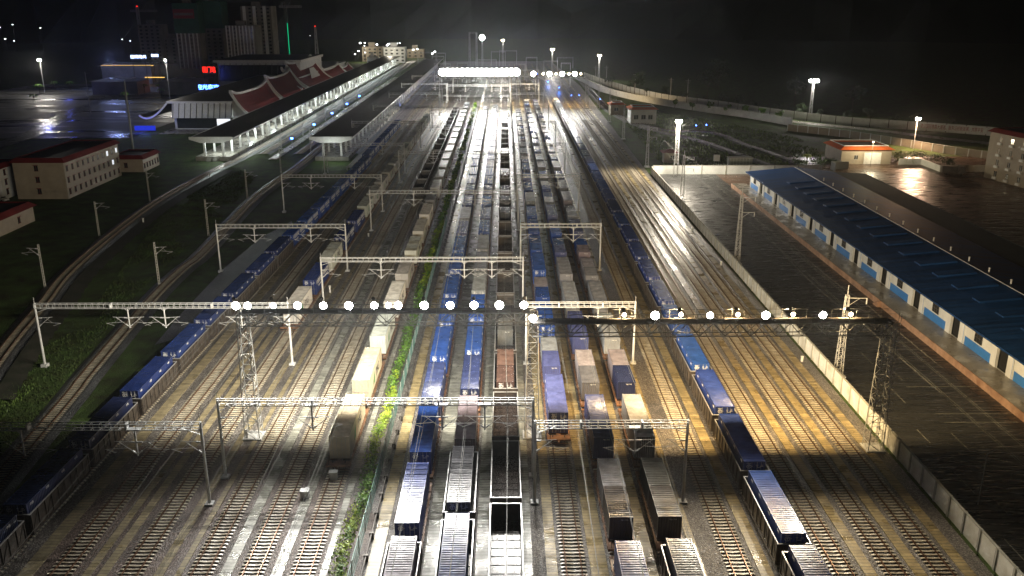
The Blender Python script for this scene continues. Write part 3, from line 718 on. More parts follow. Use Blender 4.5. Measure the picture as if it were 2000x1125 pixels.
def flood(x, Y, z, label, group, blend=.55, warm=False, back=False, power=9000, scale=1.0, pitch=.0, size=140, tilt=38, light=True, col=None):
    o = link('floodlight', FLB, None, (x, Y, z), (0, 0, math.pi if back else 0)); o.scale = (scale,)*3; tag(o, label, 'floodlight', group)
    link('lens', FLW if warm else FLL, o)
    if light:
        c = col or ((1,.70,.36) if warm else (1,.97,.90))
        lamp_light('SPOT', (0, -.75/scale if scale < 1.5 else -.55, 0), power, c, o, aim=(0, -math.cos(R(tilt)), -math.sin(R(tilt))), size=size, blend=blend, radius=.30 if Y < 300 else 1.1)
g1 = 'floodlights on the near light bridges'
PXL = [457,480,530,578,628,678,728,756,775,826,877,924,974,1022]
for i, px in enumerate(PXL):
    p = W(px, 592, 18.3); X = (px-985.5)*106.3/FPX
    flood(X, 101.3, 18.3, f'glaring white floodlight facing the camera, {nth(i+1)} from the left on the near left bridge', g1, power=11000, tilt=19, size=98, blend=.9, scale=[.95,.85,.72,.9,.85,.98,.85,.7,.9,.98,.9,.95,1.0,.92][i])
for i in range(7):
    flood((PXL[2*i+(0 if i < 4 else 1)]-985.5)*109.2/FPX, 103.35, 18.5, f'floodlight aimed away from the camera, {nth(i+1)} from the left on the near left bridge', g1, back=True, power=18500, tilt=22, size=178, blend=.45, scale=.45, col=(1,.93,.78))
for i, (px, s) in enumerate([(1281,.98),(1390,.75),(1500,.95),(1613,.85)]):
    flood((px-985.5)*102.4/FPX, 97.4, 18.3, f'glaring white floodlight facing the camera, {nth(i+1)} from the left on the near right bridge', g1, power=14000, tilt=19, size=98, blend=.9, scale=s, col=(1,.90,.72))
flood((1040-985.5)*102.4/FPX, 97.4, 18.0, 'white floodlight beside the lattice tower at the joint of the two near bridges', g1, power=11000, tilt=19, size=98, blend=.9, scale=.9)
for i, px in enumerate([1221,1334,1447,1557,1672]):
    x = (px-985.5)*102.4/FPX
    flood(x, 98.85, 18.5, f'smaller warm floodlight, {nth(i+1)} from the left on the near right bridge', g1, warm=True, back=True, power=22000, tilt=22, size=178, blend=.45, scale=.55, col=(1,.70,.34))
    flood(x, 97.9, 18.2, f'small warm floodlight facing the camera over the right tracks, {nth(i+1)} from the left', g1, warm=True, power=5000, tilt=19, size=98, blend=.9, scale=.5)
g2 = 'floodlights on the distant light bridge'
for i in range(16):
    flood(-33.2+i*2.63, 483.8, 18.9, f'glaring floodlight in the merged row on the distant light bridge, {nth(i+1)} from the left', g2, power=17000, scale=3.9, light=i % 2 == 0)  # lens scale swollen to stand in for the lamps' bloom
for i, (px, s) in enumerate([(1008,.9),(1041,2.4),(1060,1.0),(1072,2.4),(1085,1.0),(1097,2.4),(1110,1.1),(1121,2.4),(1133,1.0)]):
    flood((px-985.5)*472/FPX, 480.8, 18.2, f'{"large white" if s > 2 else "small warm"} floodlight on the right part of the distant bridge, {nth(i+1)} from the left', g2, power=20000, scale=s, warm=s < 2, light=s > 2)
for i in range(4):
    flood(-28+i*9.5, 487.2, 18.0, f'floodlight aimed away from the camera behind the distant bridge, {nth(i+1)} from the left', g2, back=True, power=26000, tilt=32, size=150, scale=1.0)
for i in range(3):
    flood(12+i*12, 484.2, 18.0, f'warm floodlight aimed away behind the right distant bridge, {nth(i+1)} from the left', g2, warm=True, back=True, power=45000, tilt=32, size=150, scale=.8)
# ------------------------------------------------------------------ mast lights and poles
def mast(X, Y, h, label, cat='mast light', n=3, warm=False, power=20000, lat=True, s=1.0, col=None):
    root = empty('high_mast_light', (X, Y, 0)); tag(root, label, cat)
    m = MB()
    if lat: lattice_leg(m, (0,0,-.3), 1.3, .8, h, 9, .06, .04)
    else: m.bar((0,0,-.3),(0,0,h),.16,0,8,.09)
    m.build('mast', M['steel'], root)
    m = MB(); m.box(-1.1*s, 1.1*s, -.6, .6, h-.05, h+.04); [m.bar((x_,-.6,h),(x_,-.6,h+1),.03) for x_ in (-1.1*s, 0, 1.1*s)]; m.bar((-1.1*s,-.6,h+1),(1.1*s,-.6,h+1),.03); m.build('head_frame', M['steel'], root)
    for i in range(n):
        o = link('floodlight', FLB, root, ((i-(n-1)/2)*1.15*s, -.6, h+.6)); o.scale = (s,)*3; link('lens', FLW if warm else FLL, o)
    lamp_light('SPOT', (0, -1.6, h+.6), power, col or (1,.93,.82), root, aim=(0,-.45,-.9), size=165, blend=.4, radius=.6)
    return root
mast(149.8, 436, 17.5, 'tall lattice mast with a brilliant white lamp head beyond the field at right', n=3, s=1.5, power=26000)
mast(159.1, 342, 10.8, 'lower lamp mast in front of the wall with red writing', n=2, s=.9, power=42000, lat=False, col=(1,.62,.38))
mast(55.4, 283.2, 17.2, 'lattice lamp tower at the corner of the white boundary wall', n=2, s=1.0, power=70000, col=(1,.88,.7))
mast(69, 662, 17.5, 'distant lamp mast with a warm head right of the distant bridge lamps', n=2, warm=True, s=1.4, power=20000)
mast(39.6, 756, 17.4, 'distant lamp mast with a small warm head behind the distant bridge', n=2, warm=True, s=1.5, power=20000)
mast(-1.5, 756, 24.8, 'far warm lamp mast near the top centre', n=2, warm=True, s=1.2, power=15000)
mast(-18.2, 740, 27.5, 'far tall mast with a dazzling greenish white lamp at top centre', n=1, s=4.2, power=14000, col=(.93,1,.85))
mast(-190.6, 512, 23, 'slender street lamp on the plaza left of the station', n=1, s=.9, lat=False, power=18000, cat='street lamp')
mast(-293.2, 575, 19.5, 'slender twin street lamp at the far left of the plaza', n=2, s=1.1, lat=False, power=26000, cat='street lamp')
def conc_pole(X, Y, h, label, arm=1, tall=False):
    root = empty('catenary_mast', (X, Y, 0)); tag(root, label, 'concrete mast', 'concrete masts beside the curved tracks')
    m = MB()
    for s in (-.17, .17): m.bar((s,0,-.3),(s*.75,0,h),.075,0,4)
    for i in range(int(h/.55)): z = .3+i*.55; w = .17-(.04*z/h); m.box(-w, w, -.05, .05, z, z+.16)
    m.build('post', M['pole'], root)
    if arm:
        c = link('cantilever', ME_C, root, (0,0,0), (0,0,0 if arm > 0 else math.pi))
    return root
for i, (X, Y, h, a) in enumerate([(-91.1,166.8,8.6,-1),(-98.4,208,8.2,1),(-101.3,247.6,9.0,1),(-68.8,167.5,8.8,1),(-72.0,208,8.7,1),(-73.9,249,8.6,1),(-74.8,292.4,8.3,1),(-73.9,335.8,8.7,1),(-59.2,292.4,9.0,1),(-59.5,350,9.0,1),(-83.5,330,8.6,1),(-86.5,380,8.6,-1),(-86.5,430,8.6,-1),(-86.5,480,8.6,-1),(-86.5,530,8.6,-1)]):
    where = 'left of the outermost curved track' if i < 3 else 'on the grass between the two curved tracks' if i < 8 else 'near the end of the platforms'
    conc_pole(X, Y, h, f'ladder-like concrete catenary mast {where}, {nth(i+1 if i < 3 else i-2 if i < 8 else i-7)} from the camera', a)
m = MB(); m.bar((0,0,-.3),(0,0,26.4),.42,0,12,.22); tag(m.build('tall_pole', M['pole'], None, (-142.8,339.6,0)), 'very tall tapering pale concrete pole beside the dormitory building', 'pole')
m = MB(); m.bar((0,0,-.3),(0,0,21),.28,0,10,.12); m.bar((0,0,20),(1.5,0,20.4),.05); tag(m.build('tall_pole', M['pole'], None, (-211.5,457.3,0)), 'slim pole standing alone on the dark plaza at left', 'pole')
def pylon(X, Y, h, label, arms=2):
    root = empty('lattice_pylon', (X, Y, 0)); tag(root, label, 'lattice pylon', 'lattice pylons along the boundary wall')
    m = MB(); lattice_leg(m, (0,0,-.1), 1.05, .45, h-1.2, 13, .05, .03); m.bar((0,0,h-1.2),(0,0,h+.2),.06); m.box(-.9,.9,-.9,.9,-.3,.12); m.build('mast', M['steel'], root)
    for k in range(arms):
        z = h-1.8-k*3.2; g = MB(); g.bar((.2,0,z),(3.0,0,z),.06); g.bar((.2,0,z-1.2),(1.8,0,z-.05),.04); g.bar((2.9,0,z),(2.9,0,z-.9),.09,0,8); g.bar((.3,.3,z),(2.9,0,z),.04); g.build('crossarm', M['steel'], root)
    return root
PY = [(50.0,121.7,14.0),(49.9,182,16.2),(50.9,249,13.7),(49.0,302,15.0),(49.2,367,14.4),(49.9,424,15.6),(50.3,480,15)]
for i, (X, Y, h) in enumerate(PY): pylon(X, Y, h, f'galvanised lattice pylon with two side arms by the white wall, {nth(i+1)} from the camera')
for k in range(2):
    m = MB(); pts = []
    P_ = [(x+2.9, y, h-2.7-k*3.2) for x, y, h in PY]
    P_ = [(56, 40, 13-k*3)]+P_
    for a, b in zip(P_, P_[1:]):
        for i in range(8): t = i/8; pts.append((a[0]+(b[0]-a[0])*t, a[1]+(b[1]-a[1])*t, a[2]+(b[2]-a[2])*t-1.6*4*t*(1-t)))
    pts.append(P_[-1]); m.path(pts, .03, 0, 3); tag(m.build('power_line', M['wire']), f'{"upper" if k == 0 else "lower"} power line strung along the lattice pylons', 'power line')
for i, (px, py, yt) in enumerate([(1240,182,142),(1309,192,152),(1342,195,154),(1184,163,128),(1163,165,128)]):
    g = W(px, py); h = topz(g.y, yt); m = MB(); m.bar((0,0,-.3),(0,0,h),.22,0,8,.14); m.bar((-1.6,0,h-1.2),(1.6,0,h-1.2),.09); m.bar((-1.1,0,h-2.4),(1.1,0,h-2.4),.07)
    tag(m.build('utility_pole', M['pole'], None, g), f'concrete utility pole with crossarms behind the far curved walls, {nth(i+1)} listed from centre outwards' if 0 else ['concrete utility pole at the bend of the far curved wall','left of two tall utility poles behind the curved wall','right of two tall utility poles behind the curved wall','concrete utility pole right of the distant bridge lamps','thin utility pole nearest the distant bridge lamps'][i], 'utility pole')
# distant steelwork of the yard throat (substation gantries)
rnd = random.Random(5)
for i in range(16):
    X = -75+i*8+rnd.uniform(-3, 3); Y = rnd.uniform(600, 840); h = rnd.uniform(9, 16); w = rnd.uniform(6, 16)
    root = empty('substation_gantry', (X, Y, 0)); tag(root, f'faint steel gantry in the glare beyond the distant lamps, {nth(i+1)} from the left', 'steel gantry', 'steel gantries beyond the distant lamps')
    for s in (0, w): m = MB(); m.bar((s,0,-.2),(s,0,h),.22,0,4,.12); m.build('post', M['steel'], root)
    m = MB(); lattice_beam(m, (0,0,h), (w,0,h), .6, .6, 5, .08, .05); m.build('beam', M['steel'], root)
m = MB()
for s in (-3, 3): lattice_leg(m, (s,0,0), 1.6, .9, 31, 10, .1, .06)
lattice_beam(m, (-3.5,0,31), (3.5,0,31), 1, 1.2, 5, .1, .06); tag(m.build('transmission_tower', M['steel'], None, (-27,780,0)), 'tall twin-legged steel tower left of the dazzling far mast', 'steel tower')
# blue signal lamps
for i, (px, py, zz) in enumerate([(1049,147,2),(1070,165,2.5),(1092,175,2),(1116,189,1.5),(1131,189,1.5),(1172,197,1.5),(1359,252,2),(1379,251,2)]):
    g = W(px, py+3, 0); root = empty('signal_lamp', g); tag(root, f'blue signal lamp on a short post, {nth(i+1)} from the left in the upper right yard', 'signal lamp', 'blue signal lamps')
    m = MB(); m.bar((0,0,-.2),(0,0,zz),.06); m.box(-.3,.3,0,.3,zz-.1,zz+.7); m.build('post', M['steel_dark'], root)
    m = MB(); m.bar((0,-.02,zz+.3),(0,-.1,zz+.3),.34 if i in (1,) else .24,0,10); m.build('lens', M['bluelamp'], root)
    if i in (1, 2): lamp_light('POINT', (0,-.8,zz+.3), 1500, (.05,.2,1), root, radius=.3)
# ------------------------------------------------------------------ boundary walls
def panel_wall(P, h, step, label, m='wallwhite', post='pole', name='boundary_wall', t=.12, cap=True, writing=None):
    P = resample([Vector((p[0], p[1], 0)) for p in P], step)
    root = empty(name, P[0]); tag(root, label, 'wall'); o = P[0]; n_ = 0
    pm = MB(); pm.box(-.16,.16,-.16,.16,-.35,h+.12); pm = pm.mesh('post', [M[post]])
    w = MB(); cp = MB()
    for i, (a, b) in enumerate(zip(P, P[1:])):
        d = (b-a).normalized(); n = Vector((d.y, -d.x, 0)); a_, b_ = a-o+d*.16, b-o-d*.16
        for mb, tt, z0, z1 in ((w, t/2, -.35, h), (cp, t/2+.07, h, h+.09)):
            k = len(mb.v)
            for q in (a_, b_):
                for s in (-1, 1):
                    for z in (z0, z1): mb.v.append(tuple(q+n*s*tt+Vector((0,0,z))))
            mb.f += [(k,k+1,k+5,k+4),(k+2,k+6,k+7,k+3),(k+1,k+3,k+7,k+5),(k,k+4,k+6,k+2),(k,k+2,k+3,k+1),(k+4,k+5,k+7,k+6)]; mb.m += [0]*6
    w.build('panels', M[m], root)
    if cap: cp.build('coping', M['pole'], root)
    for i, q in enumerate(P[:100]):
        d = (P[min(i+1, len(P)-1)]-P[max(0, i-1)]); link('post', pm, root, q-o, (0,0,math.atan2(d.y, d.x)))
    return root
panel_wall([(48.4,55),(48.4,289)], 2.15, 3.2, 'long pale concrete panel wall between the yard and the dark lot', 'wallwhite')
panel_wall([(49.0,288.6),(112,288.6)], 2.6, 8, 'white wall closing the far end of the lot', 'whitewall')
def wp(L): return catmull([W(*p) for p in L])
panel_wall(wp([(1118,150),(1150,167),(1180,180),(1250,197),(1370,217),(1450,228),(1548,245)]), 3.2, 6, 'inner curved white wall sweeping from the distant lamps to the gate', 'whitewall', 'whitewall')
panel_wall(wp([(1538,254),(1650,267),(1750,282),(1850,299),(2010,322)]), 2.6, 5, 'curved panel wall with bright posts behind the orange roofed building', 'cream', 'whitewall')
OW = wp([(1140,150),(1190,168),(1290,194),(1400,209),(1500,224),(1640,242),(1780,252),(1960,266),(2080,280)])
panel_wall(OW, 3.4, 8, 'outer curved white wall with dark posts below the trees', 'whitewall', 'steel_dark')
# red writing on the outer wall
a, b = W(1795, 253.5), W(1917, 263); d = (b-a); ang = math.atan2(d.y, d.x)
tm = text_mesh('建设国际铁路大通道、服务沿线新发展、共筑平安', 2.1, mat('red lettering', (.35,.03,.03), .6, var=.1), 'lettering', .02)
cu_w = max(v.co.x for v in tm.vertices)-min(v.co.x for v in tm.vertices)
for v in tm.vertices: v.co.x *= d.length/cu_w
ban = MB(); ban.box(-d.length/2-1.5, d.length/2+1.5, -.02, .04, .4, 3.2)
bo = ban.build('slogan_banner', M['trim'], None, (a+b)/2+Vector((0,-.9,0))); bo.rotation_euler = (0,0,ang); tag(bo, 'white slogan strip with red writing on the outer wall at far right', 'sign')
link('lettering', tm, bo, (0,-.05,1.8), (PZ,0,0))
# ------------------------------------------------------------------ warehouse with blue roof
X0, XR, X1 = 73.7, 87.0, 98.0; Y0, Y1 = 62.0, 261.5
wh = empty('warehouse', (X0, Y0, 0)); tag(wh, 'long warehouse with blue sheet roof and white walls with blue lower panels', 'warehouse')
LW = Y1-Y0
m = MB(); zb, zt = 1.1, 5.25; bays = [(Yd-Y0) for Yd in [149.0+14.3*k for k in range(-6, 8)]]
segs = []; cur = 0
for yb in bays:
    if 0 < yb < LW: segs.append((cur, yb-1.5)); cur = yb+1.5
segs.append((cur, LW))
for a, b in segs:
    m.box(0, .25, a, b, 0, zt)
for yb in bays:
    if 0 < yb < LW: m.box(0, .25, yb-1.5, yb+1.5, zb+3.3, zt); m.box(0, .25, yb-1.5, yb+1.5, 0, zb)
m.box(.25, X1-X0, LW-.25, LW, 0, zt); m.box(X1-X0-.25, X1-X0, 0, LW-.25, 0, zt); m.box(.25, X1-X0, 0, .25, 0, zt)
m.build('wall', M['whitewall'], wh)
m = MB(); ov = 1.3; ze, zr = 5.4, 6.75
m.quad((-ov,-.6,ze),(XR-X0,-.6,zr),(XR-X0,LW+.6,zr),(-ov,LW+.6,ze)); m.quad((XR-X0,-.6,zr),(X1-X0+.6,-.6,ze),(X1-X0+.6,LW+.6,ze),(XR-X0,LW+.6,zr))
m.quad((-ov,-.6,ze-.16),(XR-X0,-.6,zr-.16),(XR-X0,LW+.6,zr-.16),(-ov,LW+.6,ze-.16)); m.quad((XR-X0,-.6,zr-.16),(X1-X0+.6,-.6,ze-.16),(X1-X0+.6,LW+.6,ze-.16),(XR-X0,LW+.6,zr-.16))
m.box(-ov-.12, -ov, -.6, LW+.6, ze-.25, ze+.06)
rf = m.build('roof', M['blueroof'], wh)
for k in range(int(LW/7.3)):
    yy = LW-20.5-k*7.3
    if yy < 3: break
    g = MB(); sl = (zr-ze)/(XR-X0+ov); f = lambda x: ze+(x+ov)*sl
    xa, xb = 78.6-X0, 85.6-X0
    g.prism([(-1.4+yy, 0), (yy-1.1, .3), (yy+1.1, .3), (1.4+yy, 0)], xa, xb, axis='x')
    k0 = 0
    for i, v in enumerate(g.v): g.v[i] = (v[0], v[1], v[2]+f(v[0])-.05)
    g.build('skylight', M['blueroof'], rf)
    v2 = MB(); v2.bar((XR-X0+1.4,yy,zr-.3),(XR-X0+1.4,yy,zr+.55),.14,0,8); v2.bar((XR-X0+1.4,yy,zr+.55),(XR-X0+1.4,yy,zr+.7),.26,0,8,.1); v2.build('roof_vent', M['steel'], rf)
m = MB(); m.quad((X1-X0+.7,8,ze-.15),(X1-X0+10.4,8,ze-.75),(X1-X0+10.4,LW+.8,ze-.75),(X1-X0+.7,LW+.8,ze-.15)); m.box(X1-X0+10.4,X1-X0+10.5,8,LW+.8,ze-1.0,ze-.7); m.build('lean_to_roof', M['greyroof'], wh)
m = MB(); m.bar((XR-X0-.1,-.6,zr+.03),(XR-X0-.1,LW+.6,zr+.03),.07); m.build('ridge_cap', M['steel'], rf)
for yb in bays:
    if not 0 < yb < LW: continue
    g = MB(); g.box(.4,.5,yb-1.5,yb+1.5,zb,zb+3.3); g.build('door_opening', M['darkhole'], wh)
    for dy in (-1.5, 1.55):
        g = MB(); yy = yb+dy; g.box(-.14,-.06,yy-1.5 if dy < 0 else yy,yy+.1 if dy < 0 else yy+1.5,zb,zb+3.4); g.build('sliding_door', M['whitewall'], wh)
    yw = yb+7.15
    if yw+3 < LW:
        g = MB(); g.box(-.03,0,yw-4.3,yw+3.9,zb,zb+1.45); g.build('blue_panel', M['bluepaint'], wh)
        g = MB(); g.box(-.02,.0,yw-1.1,yw+1.1,zb+1.75,zb+3.1); wd = g.build('window', M['glass'], wh)
        g = MB()
        for q in (-1.1,-.37,.37,1.1): g.box(-.07,-.02,yw+q-.04,yw+q+.04,zb+1.7,zb+3.15)
        for q in (1.72,2.5,3.1): g.box(-.065,-.025,yw-1.14,yw+1.14,zb+q-.04,zb+q+.04)
        g.build('window_frame', M['steel_dark'], wd)
        g = MB(); g.bar((-.12,yw+4.3,zb),(-.12,yw+4.3,zt),.05); g.build('downpipe', M['bluepaint'], wh)
# loading platform
lp = MB(); lp.box(69.3-X0, -.0, 0, LW+4, -.3, zb); pf = lp.build('loading_platform', M['platform'], None, (X0, Y0, 0)); tag(pf, 'raised concrete loading platform with a rusty edge along the warehouse', 'loading platform')
m = MB(); m.box(69.15-X0, 69.3-X0, 0, LW+4, -.25, zb+.01); m.build('edge_face', M['edge'], pf)
m = MB()
for i in range(6): m.box(68.5-X0-.0, 69.15-X0, 91+i*.32, 91.32+i*.32, -.2, zb-.18*i)
m.build('steps', M['edge'], pf)
# box kiosk and lamp stub in the lot
m = MB(); m.bar((0,0,-.1),(0,0,6.3),.06,0,6); m.bar((0,0,6.3),(1.0,.3,6.6),.04); tag(m.build('lamp_post', M['steel'], None, W(1910,985)), 'thin unlit lamp post standing in the dark lot', 'lamp post')
# ------------------------------------------------------------------ small buildings on the right
def house(name, x0, x1, y0, y1, h, label, cat, wallm='cream', roofm='orange', hip=1.0, over=.9, parapet=False, wins=(), doors=()):
    root = empty(name, (x0, y0, 0)); tag(root, label, cat); w, d = x1-x0, y1-y0
    m = MB(); m.box(0,w,0,d,-.3,h); m.build('wall', M[wallm], root)
    m = MB(); o = over; i_ = hip
    a = [(-o,-o),(w+o,-o),(w+o,d+o),(-o,d+o)]; b = [(i_,i_),(w-i_,i_),(w-i_,d-i_),(i_,d-i_)]
    for k in range(4):
        j = (k+1) % 4; m.quad((*a[k],h+.05),(*a[j],h+.05),(*b[j],h+1.0),(*b[k],h+1.0))
    m.quad(*[(*p,h) for p in a]); m.quad(*[(*p,h+.55) for p in b])
    r = m.build('roof', M[roofm], root)
    m = MB(); 
    for k in range(4):
        j = (k+1) % 4; p, q = b[k], b[j]; m.bar((*p,h+1.25),(*q,h+1.25),.12); m.bar((*p,h+.5),(*p,h+1.25),.1)
    m.build('parapet', M['trim'], root)
    m2 = MB(); m2.quad(*[(*p,h+.62) for p in b]); m2.build('flat_roof', M['darkroof'], root)
    for (xx, ww, z0, z1) in wins:
        g = MB(); g.box(xx, xx+ww, -.03, 0, z0, z1); wd = g.build('window', M['glass'], root); g = MB(); g.box(xx+ww/2-.04, xx+ww/2+.04, -.06, -.03, z0, z1); g.box(xx-.05, xx+ww+.05, -.06, -.031, z0-.08, z0); g.build('window_frame', M['trim'], wd)
    for (xx, ww, z1, mm) in doors:
        g = MB(); g.box(xx, xx+ww, -.03, 0, 0, z1); g.build('door', M[mm], root)
    return root
house('guard_building', 117.5, 135, 306, 322, 5.0, 'cream building with a bright orange roof edge and a big pale door', 'building', doors=[(8.0,6.0,4.0,'trim'),(.2,3.6,2.2,'cream')], wins=[(4.6,1.2,1.6,3)])
house('signal_house', 59, 71, 417, 428, 6.5, 'small pale building with an orange roof edge in the green field', 'building', wallm='whitewall', wins=[(1.5,2,2,4),(5,2,2,4),(8.2,2,2,4)])
house('signal_house', 53.5, 60.5, 452, 460, 5, 'smaller cream hut left of the pale orange roofed building', 'building', wallm='cream', wins=[(2,2,2,3.5)])
house('hut', 56.3, 60.8, 310, 314, 3.4, 'tiny cream hut with a red roof beside the lamp tower', 'hut', roofm='redroof', wallm='cream', hip=1.6, wins=[(2.2,1.4,1,2.4)])
lamp_light('POINT', (126, 299.5, 8.2), 7500, (1,.85,.55), radius=.4)
bl = empty('wall_lamp', (126, 301, 0)); tag(bl, 'lamp post lighting the front of the orange roofed building', 'lamp'); m = MB(); m.bar((0,0,-.2),(0,0,8.4),.07); m.build('post', M['steel_dark'], bl); m = MB(); m.box(-.2,.2,-.15,.15,8.4,8.55); m.build('lamp_head', M['lenswarm'], bl)
m = MB(); m.box(0,8,0,.25,-.3,2.0); m.box(7.75,8,-14,0,-.3,2.0); tag(m.build('boundary_wall', M['whitewall'], None, (137.5,305,0)), 'low white yard wall right of the orange roofed building', 'wall')
m = MB(); m.box(0,52,0,.25,-.3,2.2); tag(m.build('boundary_wall', M['pole'], None, (145.6,291,0)), 'grey wall along the back of the wet apron at far right', 'wall')
m = MB(); m.box(0,6,0,.25,-.3,2.6); m.box(0,.25,-4,0,-.3,2.6); tag(m.build('boundary_wall', M['whitewall'], None, (110.5,296,0)), 'short white corner wall left of the orange roofed building', 'wall')
m = MB(); m.box(0,8,0,3,-.2,2.6); o = m.build('storage_shed', M['pole'], None, (77.7,303,0)); tag(o, 'long low grey shed behind the white end wall', 'shed')
m = MB(); m.box(-.2,8.2,-.2,3.2,2.6,2.75); m.build('roof', M['trim'], o)
m = MB(); [m.box(.3+k*1.1,.4+k*1.1,-.05,0,0,2.5) for k in range(7)]; m.build('ribs', M['trim'], o)
m = MB(); m.box(0,2,0,1,1.2,3.4); o = m.build('notice_board', M['trim'], None, (72.8,305,0)); tag(o, 'small pale notice board on legs behind the white end wall', 'board')
m = MB(); m.bar((.2,.5,-.3),(.2,.5,1.2),.06); m.bar((1.8,.5,-.3),(1.8,.5,1.2),.06); m.build('leg', M['steel'], o)
def block(name, x0, y0, rz, w, d, h, floors, cols, label, wallm, roofm='redroof', lit=(), sides=True, cat='building', over=.8):
    root = empty(name, (x0, y0, 0), rz); tag(root, label, cat)
    m = MB(); m.box(0,w,0,d,-.3,h); m.build('wall', M[wallm], root)
    m = MB(); m.quad((-over,-over,h-.3),(w+over,-over,h-.3),(w-.6,.6,h+.9),(.6,.6,h+.9)); m.quad((w+over,-over,h-.3),(w+over,d+over,h-.3),(w-.6,d-.6,h+.9),(w-.6,.6,h+.9))
    m.quad((w+over,d+over,h-.3),(-over,d+over,h-.3),(.6,d-.6,h+.9),(w-.6,d-.6,h+.9)); m.quad((-over,d+over,h-.3),(-over,-over,h-.3),(.6,.6,h+.9),(.6,d-.6,h+.9)); m.quad((-over,-over,h-.32),(w+over,-over,h-.32),(w+over,d+over,h-.32),(-over,d+over,h-.32))
    r = m.build('roof', M[roofm], root)
    m = MB(); m.quad((.6,.6,h+.5),(w-.6,.6,h+.5),(w-.6,d-.6,h+.5),(.6,d-.6,h+.5)); m.build('flat_roof', M['darkroof'], root)
    fh = (h-.6)/floors; wm = MB(); wm.box(-.03,.0,-.55,.55,0,1.5); wm.box(-.02,0,-.6,.6,-.06,0)
    wme = {k: None for k in (0, 1)}
    for lt in (0, 1): wme[lt] = wm.mesh('window', [M['winlit'] if lt else M['glass']])
    fr = MB(); fr.box(-.07,-.031,-.04,.04,0,1.5); fr.box(-.09,-.032,-.68,.68,-.14,-.03); fr.box(-.3,-.03,-.7,.7,1.55,1.68); fr = fr.mesh('window_frame', [M['redroof']])
    k = 0
    for f in range(floors):
        for c in range(cols):
            yy = (c+.5)*d/cols; k += 1
            wd = link('window', wme[1 if (f, c) in lit else 0], root, (w, yy, .9+f*fh), (0,0,math.pi)); link('window_frame', fr, wd)
    for f in range(floors if sides else 0):
        wd = link('window', wme[0], root, (w*.45, 0, 1.2+f*fh), (0,0,PZ)); link('window_frame', fr, wd)
    return root
block('dormitory', -140.5, 251, 0, 14.5, 37, 10.6, 3, 11, 'cream three storey dormitory with dark red eaves and three lit windows at one corner', 'cream', lit=((2,8),(2,10),(1,9)))
block('annex_building', -131.5, 294, 0, 10.5, 14, 4.4, 1, 6, 'low cream annex with red eaves behind the dormitory', 'cream')
block('corner_building', -158, 250, 0, 14, 10, 9, 3, 2, 'white building cut off by the left edge of the picture', 'whitewall', sides=False)
block('gatehouse', -137, 180, 0, 15, 44, 4.0, 1, 3, 'low building with a dark red roof at the left edge', 'cream', sides=False)
block('apartment_block', 161.5, 236, R(8), 16, 46, 15, 4, 3, 'four storey cream apartment block at the right edge', 'cream')
ab = bpy.data.objects['apartment_block']
wm = MB(); wm.box(-.03,0,-.6,.6,0,1.6); wm = wm.mesh('window', [M['glass']]); fr = MB(); fr.box(-.5,-.03,-.8,.8,-.9,-.2); fr.box(-.07,-.031,-.04,.04,0,1.6); fr = fr.mesh('balcony', [M['trim']])
for f in range(4):
    for c in range(8): wd = link('window', wm, ab, (0, 3+c*5.4, 1.2+f*3.6)); link('balcony', fr, wd)
# cars
def car(X, Y, rz, label, colr, truck=False):
    root = empty('truck' if truck else 'parked_car', (X, Y, 0), rz); tag(root, label, 'truck' if truck else 'car')
    m = MB(); L_ = 7 if truck else 4.5; w = 1.1 if truck else .88
    if truck: m.prism([(0,.7),(0,2.0),(.5,2.9),(2.1,2.9),(2.1,1.1),(7,1.1),(7,.7)], -w, w, axis='x'); m.box(-w, w, 2.3, 7, 1.1, 3.0)
    else: m.prism([(0,.35),(0,.8),(.9,.95),(1.5,1.42),(3.2,1.45),(4.1,1.0),(4.5,.9),(4.5,.35)], -w, w, axis='x')
    m.build('body', colr, root)
    for y in ((1.2, 5.6) if truck else (.85, 3.6)):
        for s in (-w, w): g = MB(); g.bar((s-.1,y,.4 if truck else .32),(s+.1,y,.4 if truck else .32),.42 if truck else .32,0,12); g.build('wheel', M['bogie'], root)
    for s in (-.55, .55): g = MB(); g.box(s-.14,s+.14,-.03,0,.62 if not truck else .9,.78 if not truck else 1.1); g.build('headlight', M['trim'], root)
    g = MB(); g.box(-w+.12,w-.12,.1 if truck else 1.05,.3 if truck else 1.3,(2.0 if truck else 1.02),(2.7 if truck else 1.3)); g.build('windscreen', M['glass'], root)
car(-141, 246, R(70), 'silver car parked at the foot of the dormitory gable', M['steel'])
car(150, 284, R(75), 'dark truck parked on the wet apron near the apartment block', M['steel_dark'], True)
